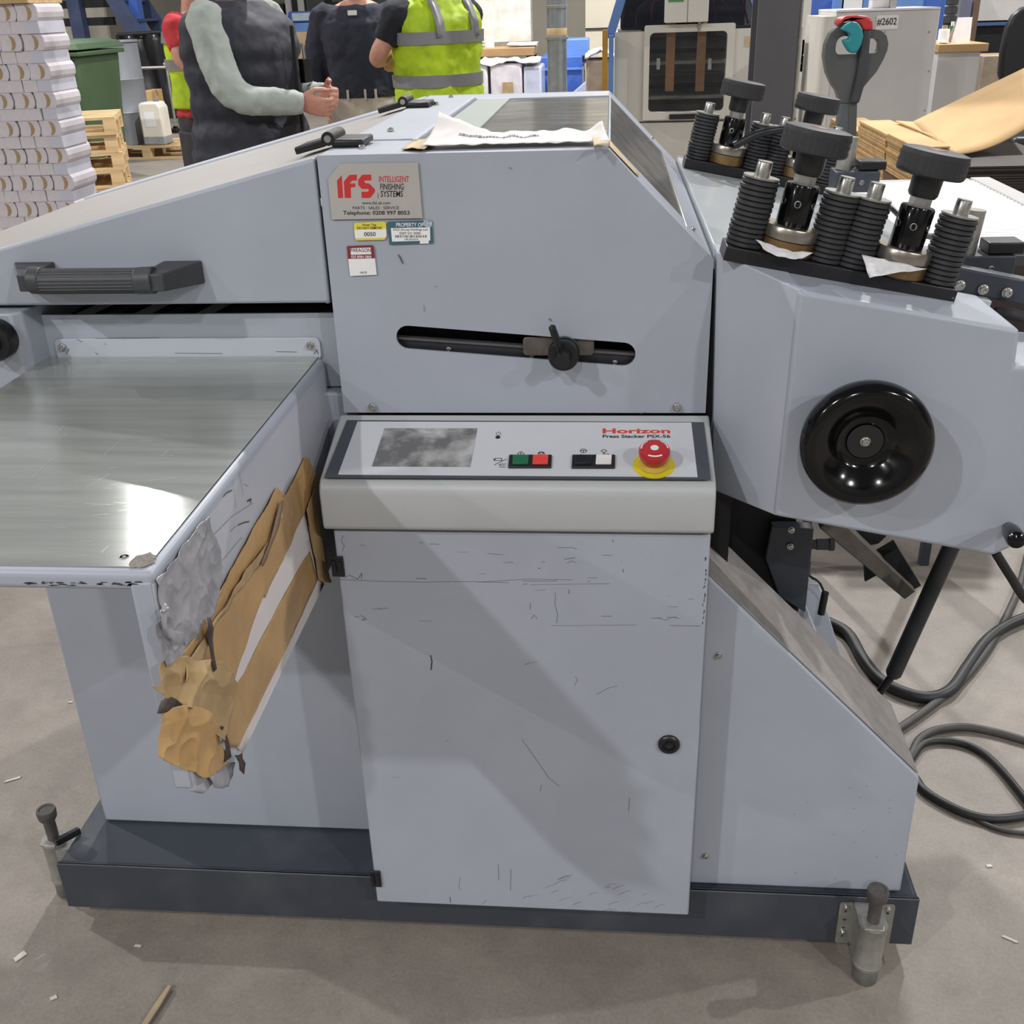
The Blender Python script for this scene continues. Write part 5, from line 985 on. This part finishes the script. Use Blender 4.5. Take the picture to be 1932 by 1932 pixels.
t = carton_pile('dark_carton_stack', 'dark brown film-wrapped stack of cartons under the leaning sheet', 1824, 313, 2010, 430, 3.45, .54, 24, m=DBR, topm=DBR, basem=DBR)
# big sheet of board leaning over the stacks
q = [onY(1722, 231, 4.3), onY(1940, 126, 4.3), onY(1944, 236, 3.75), onY(1799, 292, 3.62)]
t = thing('board_sheet', 'large tan corrugated board sheet leaning across the carton stacks', 'board', (sum(p.x for p in q)/4, sum(p.y for p in q)/4, q[3].z)); o0 = t.location.copy(); ql = [p-o0 for p in q]
b = MB(); b.sheet(lambda s, k: (ql[0]*(1-s)+ql[1]*s)*(1-k)+(ql[3]*(1-s)+ql[2]*s)*k+V((0, 0, -.02*math.sin(s*3.14)*k)), 16, 8); b.build('sheet', CRTN, t, local=True, solid=.006, smooth=True)
q2 = [onY(1690, 229, 4.35)-o0, onY(1724, 231, 4.3)-o0, onY(1799, 299, 3.62)-o0, onY(1768, 259, 3.85)-o0]
b = MB(); b.sheet(lambda s, k: (q2[0]*(1-s)+q2[1]*s)*(1-k)+(q2[3]*(1-s)+q2[2]*s)*k, 6, 6); b.build('folded_flap', CRTN, t, local=True, solid=.006)
# pallet truck
ty = 3.3; p0 = onY(1593, 300, ty)
t = thing('pallet_truck', 'powered pallet truck with grey tiller head, teal thumb lever and red button', 'pallet truck', (p0.x, ty, 0)); ox = p0.x
TG = mat('tiller_grey', (84, 86, 86), .4, var=.05, scale=8); TEALP = mat('teal_plastic', (38, 142, 150), .4, var=.04, scale=8); REDP = mat('red_plastic', (190, 50, 50), .4, var=.03)
def zt(x, y): p = onY(1452+x/4.025, y/4.025, ty); return (p.x-ox, p.z)
outl = [(560, 175), (500, 205), (450, 255), (415, 340), (405, 430), (425, 550), (465, 640), (500, 690), (515, 740), (520, 776), (655, 776), (660, 730), (675, 690), (740, 610), (800, 540), (850, 450), (880, 380), (888, 330), (875, 270), (840, 235), (790, 222), (740, 218), (690, 190), (620, 170)]
holes = [[(718, 300), (718, 405), (800, 402), (822, 375), (826, 330), (812, 300), (785, 290), (740, 290)], [(655, 300), (655, 408), (500, 412), (488, 380), (495, 320), (520, 282), (560, 270), (610, 280)]]
vs, fs = fill2d([[zt(*p) for p in outl]]+[[zt(*p) for p in h] for h in holes], .045)
b = MB(); b.add([(p.x, p.z, p.y) for p in vs], fs); b.build('tiller_head', TG, t, local=True, bev=.009, seg=3)
sp_ = [zt(x, y) for x, y in ((690, 225), (750, 228), (735, 400), (700, 640), (660, 776), (590, 776), (640, 560), (665, 380))]
MB().prismY(sp_, -.038, .02).build('tiller_spine', GRIP, t, local=True, bev=.005)
MB().prismY([zt(x, y) for x, y in ((505, 195), (512, 150), (555, 122), (640, 112), (720, 122), (760, 150), (764, 225), (690, 230), (660, 175), (600, 150), (550, 165))], -.04, .04).build('red_button', REDP, t, local=True, bev=.009, seg=3)
MB().prismY([zt(x, y) for x, y in ((512, 222), (540, 185), (590, 158), (640, 168), (672, 215), (680, 270), (665, 330), (640, 380), (605, 400), (570, 385), (545, 345), (525, 300), (575, 290), (585, 262), (560, 240))], -.06, -.028).build('thumb_lever', TEALP, t, local=True, bev=.009, seg=3)
a, c = zt(588, 770), zt(560, 1300); MB().prism([(a[0]-.026, -.02, a[1]), (a[0]+.024, -.02, a[1]), (c[0]+.03, -.02, c[1]), (c[0]-.03, -.02, c[1])], (0, .04, 0)).build('tiller_shaft', mat('shaft_grey', (92, 98, 100), .45), t, local=True, bev=.006)
MB().prism([(a[0]+.002, -.022, a[1]), (a[0]+.024, -.022, a[1]), (c[0]+.03, -.022, c[1]), (c[0]+.006, -.022, c[1])], (0, .004, 0)).build('shaft_cover', TG, t, local=True)
MB().prism([(c[0]-.03, -.02, c[1]-.001), (c[0]+.03, -.02, c[1]-.001), (.03, -.02, .45), (-.03, -.02, .45)], (0, .04, 0)).build('lower_shaft', TG, t, local=True)
MB().box(-.24, .24, -.12, .22, .12, .62).build('drive_unit', TG, t, local=True, bev=.03); MB().lathe([(0, -.04), (.09, -.04), (.1, -.03), (.1, .03), (.09, .04), (0, .04)], (0, .02, .1), (1, 0, 0), 20).build('drive_wheel', BLACK, t, local=True)
for sx in (-1, 1): MB().box(sx*.19-.07, sx*.19+.07, .22, .45, .08, .14).build('fork', TG, t, local=True, bev=.01); MB().lathe([(0, -.05), (.04, -.05), (.04, .05), (0, .05)], (sx*.19, .38, .04), (1, 0, 0), 14).build('fork_roller', BLACK, t, local=True)
# white slat conveyor behind the delivery head
zc_ = 1.06
e0, e1 = onZ(1700, 349, zc_), onZ(1830, 346, zc_); xr = onZ(1880, 371, zc_).x; yf_ = e1.y
x0_ = .57; ns = 32; yn_ = yf_-.02-(ns-1)*.0235
bed = MB().box(x0_, xr, yn_-.01, yf_, zc_-.03, zc_-.012).build('slat_bed', GRIP, M)
slat = MB().prismX([(-.0065, 0), (.0065, 0), (.006, .008), (0, .0105), (-.006, .008)], x0_, xr).mesh('slat', mat('white_slat', (236, 236, 238), .4, var=.01), smooth=False)
for k in range(ns): put('slat', slat, bed, V((0, yf_-.02-k*.0235, zc_)))
MB().box(xr+.002, xr+.05, yn_-.02, yf_+.02, zc_-.06, zc_+.012).build('side_rail', GREYC, bed, bev=.003)
MB().box(x0_-.03, x0_-.002, yn_-.02, yf_+.02, zc_-.06, zc_+.012).build('side_rail', GREYC, bed, bev=.003)
MB().box(x0_, xr, yf_+.002, yf_+.025, zc_-.06, zc_+.008).build('end_rail', GREYC, bed)
for lx in (x0_-.01, xr+.01): MB().box(lx, lx+.025, yf_-.04, yf_-.015, 0, zc_-.061).build('bed_leg', DARKB, bed)
MB().box(.50, x0_, 1.9, 2.3, zc_-.055, zc_-.035).build('bed_bracket', DARKB, bed)
# ---------------------------------------------------------------- cables and litter on the floor
def cable(name, lab, pts, r, m, z=None):
    b = MB(); b.tube(spline([onZ(u, v, r) for u, v in pts], 8), r, 14); o = b.build(name, m, None); return tag(o, lab, 'cable')
CB = mat('black_cable_sheath', (38, 38, 40), .5, var=.1, scale=20); CB2 = mat('grey_cable_sheath', (72, 70, 68), .55, var=.1, scale=20)
cable('ribbed_conduit', 'thick black conduit curving over the floor behind the gas strut', [(1560, 1172), (1600, 1195), (1630, 1245), (1665, 1285), (1710, 1308), (1755, 1316), (1795, 1300), (1825, 1258), (1860, 1210), (1900, 1180), (1950, 1160), (1990, 1150)], .014, CB)
cable('floor_cable', 'grey cable running up right across the thick conduit', [(1650, 1402), (1700, 1372), (1760, 1330), (1820, 1280), (1870, 1215), (1905, 1150), (1925, 1100), (1940, 1040)], .0095, CB2)
cable('floor_cable', 'upper dark loop of the coiled cables by the base corner', [(1690, 1460), (1718, 1425), (1735, 1395), (1765, 1378), (1820, 1372), (1880, 1382), (1960, 1405)], .009, CB2)
cable('floor_cable', 'middle dark loop of the coiled cables by the base corner', [(1690, 1475), (1720, 1430), (1745, 1402), (1790, 1398), (1840, 1412), (1885, 1448), (1960, 1540)], .008, CB)
cable('floor_cable', 'lowest dark loop of the coiled cables by the base corner', [(1690, 1430), (1725, 1466), (1745, 1492), (1790, 1520), (1840, 1540), (1890, 1545), (1960, 1535)], .009, CB)
cable('floor_cable', 'thin grey cable lying below the lowest coiled loop', [(1825, 1535), (1860, 1555), (1900, 1568), (1960, 1575)], .005, CB2)
MB().tube(spline([onY(1878, 1042, 1.62), onY(1905, 1085, 1.62), onY(1940, 1135, 1.62), onY(1990, 1160, 1.62)]), .008, 10).build('hanging_hose', CB, M)
a, c = onZ(322, 1862, .004), onZ(268, 1945, .004); t_ = (c-a).normalized(); n_ = t_.cross(V((0, 0, 1)))
o = MB().prism([a-n_*.003, a+n_*.004, a.lerp(c, .5)+n_*.006, c+n_*.005, c-n_*.005, a.lerp(c, .45)-n_*.005], (0, 0, .005)).build('wood_splinter', mat('pale_splinter', (176, 156, 128), .8), None, bev=.001); tag(o, 'pale wood splinter on the floor at the bottom left', 'splinter')
LIT = mat('paper_bit', (206, 200, 190), .8)
for u, v, l, w_, an, lab in ((38, 1805, .012, .007, 1.2, 'tiny paper scrap on the floor below the left floor lock'), (24, 1471, .018, .004, .6, 'thin paper sliver on the floor at the left edge'), (133, 1325, .006, .003, .3, 'tiny white speck beside the pedestal on the left floor'), (260, 1785, .007, .003, 0, 'tiny white chip in the shadow below the base beam'), (101, 1883, .006, .005, .9, 'tiny white chip near the bottom left corner'), (1905, 1772, .014, .003, -.5, 'white sliver on the floor at the lower right edge'), (1866, 1634, .006, .004, .4, 'tiny white chip on the floor right of the base')):
    p = onZ(u, v, .0008); b = MB(); d = V((math.cos(an), math.sin(an), 0)); e = V((-d.y, d.x, 0)); b.prism([p-d*l-e*w_*.4, p+d*l*.8-e*w_, p+d*l+e*w_*.6, p-d*l*.7+e*w_], (0, 0, .0012)); tag(b.build('paper_scrap', LIT, None), lab, 'scrap')
# ---------------------------------------------------------------- people
def cloth(name, rgb, rough=.85, var=.06, sc=14): return mat(name, rgb, rough, var=var, scale=sc, bump=.35, bscale=9)
SKIN = mat('skin', (206, 158, 138), .5, var=.05, scale=12, rgb2=(190, 128, 112)); HAIR = mat('dark_hair', (52, 42, 36), .7, var=.1, scale=40); EYE = mat('eye_dark', (30, 26, 24), .3)
HIV = mat('hi_vis_yellow', (196, 226, 40), .6, var=.05, scale=10, rgb2=(166, 200, 30), bump=.4, bscale=8); REFL = mat('reflective_band', (150, 150, 154), .4, .3, var=.05)
ctex = bpy.data.textures.new('cloth_folds', 'CLOUDS'); ctex.noise_scale = .075; ctex.noise_depth = 2
def skin_build(b, name, m, par, vox, disp=0, smooth=4):
    o = b.build(name, m, par, local=True)
    k = o.modifiers.new('merge', 'REMESH'); k.mode = 'VOXEL'; k.voxel_size = vox; k.use_smooth_shade = True
    if smooth: k = o.modifiers.new('relax', 'SMOOTH'); k.iterations = smooth; k.factor = .5
    if disp: k = o.modifiers.new('folds', 'DISPLACE'); k.texture = ctex; k.strength = disp; k.mid_level = .5; k.texture_coords = 'LOCAL'
    return o
def trunk(b, rows, n=28, grow=0, p=2.4):
    """rows of (z, cx, cy, rx, ry): super-ellipse cross-sections"""
    rg = []
    for z, cx, cy, rx, ry in rows:
        ring = []
        for k in range(n):
            a = 2*math.pi*k/n; c, s = math.cos(a), math.sin(a)
            ring.append(V((cx+math.copysign(abs(c)**(2/p), c)*(rx+grow), cy+math.copysign(abs(s)**(2/p), s)*(ry+grow), z)))
        rg.append(ring)
    b.loft(rg)
def hand(b, w, d, pn, side, curl=.5, s=1.0):
    """palm with four unequal bent fingers and a thumb; w wrist, d along the hand, pn palm normal, side = thumb side vector"""
    w, d, pn = V(w), V(d).normalized(), V(pn); pn = (pn-d*pn.dot(d)).normalized(); sd_ = V(side); sd_ = (sd_-d*sd_.dot(d)-pn*sd_.dot(pn)).normalized()
    b.loft([[w+d*t*s+sd_*(q*math.cos(a)*s)+pn*(h*math.sin(a)*s) for a in [2*math.pi*k/14 for k in range(14)]] for t, q, h in ((-.03, .026, .02), (0, .029, .019), (.035, .040, .018), (.07, .042, .016), (.092, .040, .013), (.1, .034, .009))])
    for i, (o, L) in enumerate(((.031, .072), (.0105, .08), (-.0105, .074), (-.031, .058))):
        p = w+d*.088*s+sd_*o*s; pts = [p-d*.02*s, p]; a = 0; q = p
        for f, cc in ((.42, .55), (.32, .75), (.26, .55)):
            a += curl*cc*1.5; q = q+(d*math.cos(a)+pn*math.sin(a))*L*f*s; pts.append(q)
        b.tube(pts, [.0098*s, .0098*s, .009*s, .0082*s, .006*s], 10)
    p = w+d*.02*s+sd_*.028*s; t1 = p+(d*.6+sd_*.65+pn*.35).normalized()*.045*s; t2 = t1+(d*.9+sd_*.1+pn*.45).normalized()*.032*s; t3 = t2+(d*.9-sd_*.1+pn*.5).normalized()*.024*s
    b.tube([p-d*.01*s, t1, t2, t3], [.0135*s, .0118*s, .0105*s, .0075*s], 10)
def limb(b, pts, rs, n=16, k=6):
    P = spline(pts, k); m_ = len(pts)-1; R2 = []
    for i in range(len(P)):
        t = i/(len(P)-1)*m_; j = min(int(t), m_-1); R2.append(rs[j]*(1-(t-j))+rs[j+1]*(t-j))
    b.tube(P, R2, n)
def person(label, loc, rz, sp):
    t = thing('person', label, 'person', loc, rz); H = sp.get('h', 1.0); z = lambda q: q*H
    g = sp.get('girth', 1.0); dp = sp.get('deep', 1.0)
    rows = [(z(.84), 0, 0, .165*g, .115*g), (z(.93), 0, 0, .175*g, .125*g), (z(1.04), 0, 0, .160*g, .118*g), (z(1.16), 0, .005, .165*g, .120*g), (z(1.28), 0, .005, .180*g, .125*g), (z(1.38), 0, 0, .190*g, .115*g), (z(1.45), 0, -.01, .165*g, .085), (z(1.49), 0, -.015, .09, .065)]
    rows = [(q[0], q[1], q[2], q[3], q[4]*dp) for q in rows]
    arms = sp['arms']
    b = MB(); trunk(b, rows, grow=-.012)
    trunk(b, [(z(1.46), 0, -.01, .062, .058), (z(1.56), 0, .005, .055, .056), (z(1.60), 0, .012, .054, .056)], 20, p=2)
    b.ball((0, .022, z(1.70)), (.076, .098, .112), 24, 18); b.ball((0, .045, z(1.635)), (.056, .066, .06), 20, 14)
    b.tube([(0, .112, z(1.715)), (0, .126, z(1.685)), (0, .130, z(1.672)), (0, .112, z(1.664))], [.008, .012, .015, .008], 10)
    for sx in (-1, 1): b.ball((sx*.078, .012, z(1.69)), (.010, .02, .032), 10, 8); b.tube([(sx*.055, .1, z(1.725)), (sx*.02, .118, z(1.727))], [.007, .009], 8)
    b.tube([(-.024, .103, z(1.632)), (0, .114, z(1.632)), (.024, .103, z(1.632))], [.006, .009, .006], 8)
    for sx in (-1, 1):
        limb(b, [(sx*.09*g, 0, z(.90)), (sx*.095, .01, z(.50)), (sx*.10, -.005, z(.10))], [.08, .055, .04]); b.tube([(sx*.10, -.04, .05), (sx*.105, .05, .045), (sx*.11, .15, .03)], [.04, .042, .03], 12)
    for a in arms:
        limb(b, [a['s'], a['e'], a['w']], [.048, .042, .029]); hand(b, a['w'], V(a.get('hd', V(a['w'])-V(a['e']))), a['pn'], a['ts'], a.get('curl', .5))
    skin_build(b, 'body', SKIN, t, sp.get('vox', .009), 0, 2)
    b = MB(); b.ball((0, .005, z(1.735)), (.084, .102, .092), 22, 14); b.ball((0, -.035, z(1.69)), (.080, .072, .095), 18, 12); skin_build(b, 'hair', HAIR, t, .014)
    for sx in (-1, 1): MB().ball((sx*.034, .107, z(1.706)), (.012, .008, .008), 12, 8).build('eye', EYE, t, local=True)
    # trousers and shoes
    b = MB(); trunk(b, [(z(.80), 0, 0, .17*g, .12*g), (z(.90), 0, 0, .185*g, .135*g), (z(1.0), 0, 0, .172*g, .128*g), (z(1.035), 0, 0, .168*g, .125*g)], grow=.006)
    for sx in (-1, 1): limb(b, [(sx*.092*g, 0, z(.86)), (sx*.098, .01, z(.48)), (sx*.10, -.005, .09)], [.108*g, .078, .066])
    tr = skin_build(b, 'trousers', sp['trousers'], t, .016, .018)
    if 'pocket' in sp:
        for sx in (-1, 1): MB().prismX([(-.07, z(.72)), (.08, z(.72)), (.08, z(.90)), (-.07, z(.92))], sx*.185*g, sx*.215*g).build('cargo_pocket', sp['pocket'], t, local=True, bev=.01)
    if 'belt' in sp:
        b = MB(); trunk(b, [(z(1.0), 0, 0, .172*g, .128*g), (z(1.035), 0, 0, .171*g, .127*g)], grow=.012); b.build('belt', sp['belt'], t, local=True)
        for x in (-.09, -.03, .07): MB().box(x-.006, x+.006, .138*g, .150*g, z(.99), z(1.045)).build('belt_loop', sp['trousers'], t, local=True)
    for sx in (-1, 1):
        b = MB(); b.loft([[V((sx*.105+wx*math.cos(q), yy+0*q, zz+hh*math.sin(q))) for q in [2*math.pi*k/12 for k in range(12)]] for yy, wx, hh, zz in ((-.09, .03, .03, .04), (-.07, .042, .05, .055), (0, .046, .06, .062), (.07, .05, .045, .048), (.15, .046, .035, .037), (.19, .025, .02, .025))]); b.build('shoe', BLACK, t, local=True)
    # shirt or jumper with sleeves
    b = MB(); hem = sp.get('hem', .94); top = sp['top']
    trunk(b, [(z(hem), 0, 0, .172*g, .126*g)]+[r for r in rows if r[0] > z(hem)+.02][:-1]+[(z(1.47), 0, -.012, .10, .07)], grow=.016)
    for a in arms:
        S, E, W = V(a['s']), V(a['e']), V(a['w']); q = a.get('sleeve', 1.0)
        if q >= 1: limb(b, [S*.8+V((0, 0, S.z*.2)), S, E, W], [.07, .076, .066, .045])
        else: limb(b, [S*.8+V((0, 0, S.z*.2)), S, S.lerp(E, q)], [.07, .076, .068])
    skin_build(b, sp.get('topname', 'jumper'), top, t, .011, .026)
    for a in arms:
        if a.get('sleeve', 1) >= 1: E, W = V(a['e']), V(a['w']); MB().tube([W.lerp(E, .14), W.lerp(E, .06), W.lerp(E, -.01)], [.043, .042, .040], 18).build('cuff', top, t, local=True)
    # vest
    if 'vest' in sp:
        vz0, vz1 = sp['vest_z']; vm = sp['vest']; b = MB(); gr = sp.get('vgrow', .03); zz = [vz0+(vz1-vz0)*k/30 for k in range(31)]
        def at(q):
            for r0, r1 in zip(rows, rows[1:]):
                if r0[0] <= q <= r1[0]: f = (q-r0[0])/(r1[0]-r0[0]); return [r0[i]*(1-f)+r1[i]*f for i in range(5)]
            return list(rows[0]) if q < rows[0][0] else list(rows[-1])
        rr2 = []
        for q in zz:
            r = at(z(q)); f = sp.get('quilt', 0)*abs(math.sin(q*math.pi/.105)); fl_ = sp.get('flare', .0)*max(0, (1.15-q)); w_ = .165*g if q > 1.3 else 9
            rr2.append((z(q), r[1], r[2], min(r[3]+f+fl_, .2*g), r[4]+f+fl_))
        trunk(b, rr2, 40, grow=gr); skin_build(b, sp.get('vestname', 'vest'), vm, t, .012, sp.get('vdisp', .012), 2)
        for bz in sp.get('bands', ()):
            bb = MB(); n = 40; r0 = at(z(bz-.025)); r1 = at(z(bz+.025)); fl_ = sp.get('flare', 0)*max(0, 1.15-bz)
            rg = []
            for (zq, r) in ((z(bz-.027), r0), (z(bz+.027), r1)):
                ring = []
                for k in range(n): a_ = 2*math.pi*k/n; c, s = math.cos(a_), math.sin(a_); ring.append(V((r[1]+math.copysign(abs(c)**(2/2.4), c)*(r[3]+gr+fl_+.011), r[2]+math.copysign(abs(s)**(2/2.4), s)*(r[4]+gr+fl_+.011), zq)))
                rg.append(ring)
            bb.loft(rg); k_ = bb.build('reflective_band', REFL, t, local=True)
        for (x, y0_) in sp.get('straps', ()):
            zs_ = [sp['bands'][0]+(vz1-sp['bands'][0])*k/8 for k in range(9)]
            P2 = []
            for q in zs_:
                r = at(z(q)); e = (1-min(1, abs(x)/(r[3]+gr))**2.4)**(1/2.4); P2.append(V((x, r[2]+y0_*(e*(r[4]+gr)+.011), z(q))))
            bb = MB(); bb.sheet(lambda s, q: P2[round(q*8)]+V(((s-.5)*.05, 0, 0)), 1, 8); bb.build('reflective_strap', REFL, t, local=True, solid=.004)
    return t
NAVY = cloth('navy_knit', (36, 40, 56)); GILET = mat('dark_gilet', (40, 43, 54), .68, var=.06, scale=10, bump=.3, bscale=12); SAGE = cloth('pale_grey_green_cotton', (172, 180, 174)); REDC = cloth('red_cotton', (196, 56, 62)); DGREY = cloth('dark_grey_workwear', (64, 62, 64)); BEIGE = cloth('stone_chino', (190, 180, 170)); TEE = cloth('black_navy_tee', (30, 33, 42))
def at_px(u, v, y): p = onY(u, v, y); return (p.x, y, 0)
A = lambda s, e, w, pn, ts, **k: dict(s=s, e=e, w=w, pn=pn, ts=ts, **k)
# man with red shirt and hi-vis vest, facing right, arms folded
person('person in a red shirt, yellow hi-vis vest and dark cargo trousers, standing at the left', at_px(382, 150, 6.1), R_(-100), dict(h=1.0, girth=1.02, trousers=DGREY, pocket=cloth('pocket_grey', (80, 78, 82)), top=REDC, topname='polo_shirt', hem=.98, vest=HIV, vest_z=(1.03, 1.47), bands=(1.385, 1.25), straps=((-.1, 1), (.1, 1)), vgrow=.026, flare=.08, vox=.012,
       arms=[A((.19, 0, 1.43), (.245, .06, 1.26), (.02, .21, 1.28), (0, -1, 0), (0, 0, 1), sleeve=.62), A((-.19, 0, 1.43), (-.25, .04, 1.2), (-.02, .22, 1.22), (0, -1, 0), (0, 0, 1), sleeve=.62)]))
# man with a quilted gilet, hands together
p2 = person('person in a dark quilted gilet with pale grey sleeves, hands held together', at_px(461, 150, 4.75), R_(-108), dict(h=1.035, girth=1.2, deep=1.18, trousers=cloth('dark_trousers', (48, 48, 54)), top=SAGE, hem=.95, vest=GILET, vestname='gilet', vest_z=(.80, 1.49), quilt=.016, vgrow=.034, flare=.06, vdisp=.02, vox=.0055,
       arms=[A((.235, .02, 1.46), (.285, .15, 1.20), (.09, .335, 1.15), (-1, .2, .1), (0, .1, 1), curl=.62, hd=(-.35, .9, -.22)), A((-.225, 0, 1.46), (-.29, .06, 1.19), (-.07, .345, 1.17), (1, .2, .1), (0, .1, 1), curl=.62, hd=(.4, .9, -.1))]))
MB().box(.0, .01, .265, .278, .86, 1.44).build('zip', BLACK, p2, local=True)
b = MB(); b.box(-.13, -.07, .235, .262, 1.215, 1.31); b.build('badge_holder', BLACKG, p2, local=True, bev=.003); MB().tube([(-.1, .25, 1.31), (-.1, .245, 1.37)], .006, 8).build('badge_clip', STEEL, p2, local=True)
# man in a navy jumper facing the camera
p3 = person('person in a navy jumper and stone trousers facing the camera', at_px(682, 120, 6.5), R_(184), dict(h=1.03, girth=1.08, trousers=BEIGE, belt=BLACK, top=NAVY, hem=1.0, vox=.010,
       arms=[A((.20, 0, 1.44), (.275, -.02, 1.17), (.235, -.06, .95), (-1, 0, 0), (0, 1, 0), curl=.35), A((-.20, 0, 1.44), (-.27, -.03, 1.17), (-.21, -.04, .95), (1, 0, 0), (0, 1, 0), curl=.35)]))
MB().box(-.02, .03, .148, .152, 1.46, 1.485).build('chest_logo', WHITE, p3, local=True)
# man in hi-vis vest seen from behind
person('person in a yellow hi-vis vest over a black tee, seen from behind with folded arms', at_px(826, 120, 5.7), R_(48), dict(h=1.03, girth=1.16, trousers=cloth('navy_trousers', (44, 46, 56)), top=TEE, topname='tee_shirt', hem=.92, vest=HIV, vest_z=(.82, 1.49), bands=(1.315, 1.125), straps=((-.11, -1), (.11, -1)), vgrow=.034, flare=.14, vox=.010, vdisp=.03,
       arms=[A((-.225, .01, 1.45), (-.30, .10, 1.27), (-.05, .27, 1.30), (0, -1, 0), (0, 0, 1), sleeve=.58), A((.225, .01, 1.45), (.25, .14, 1.2), (.03, .28, 1.22), (0, -1, 0), (0, 0, 1), sleeve=.58)]))
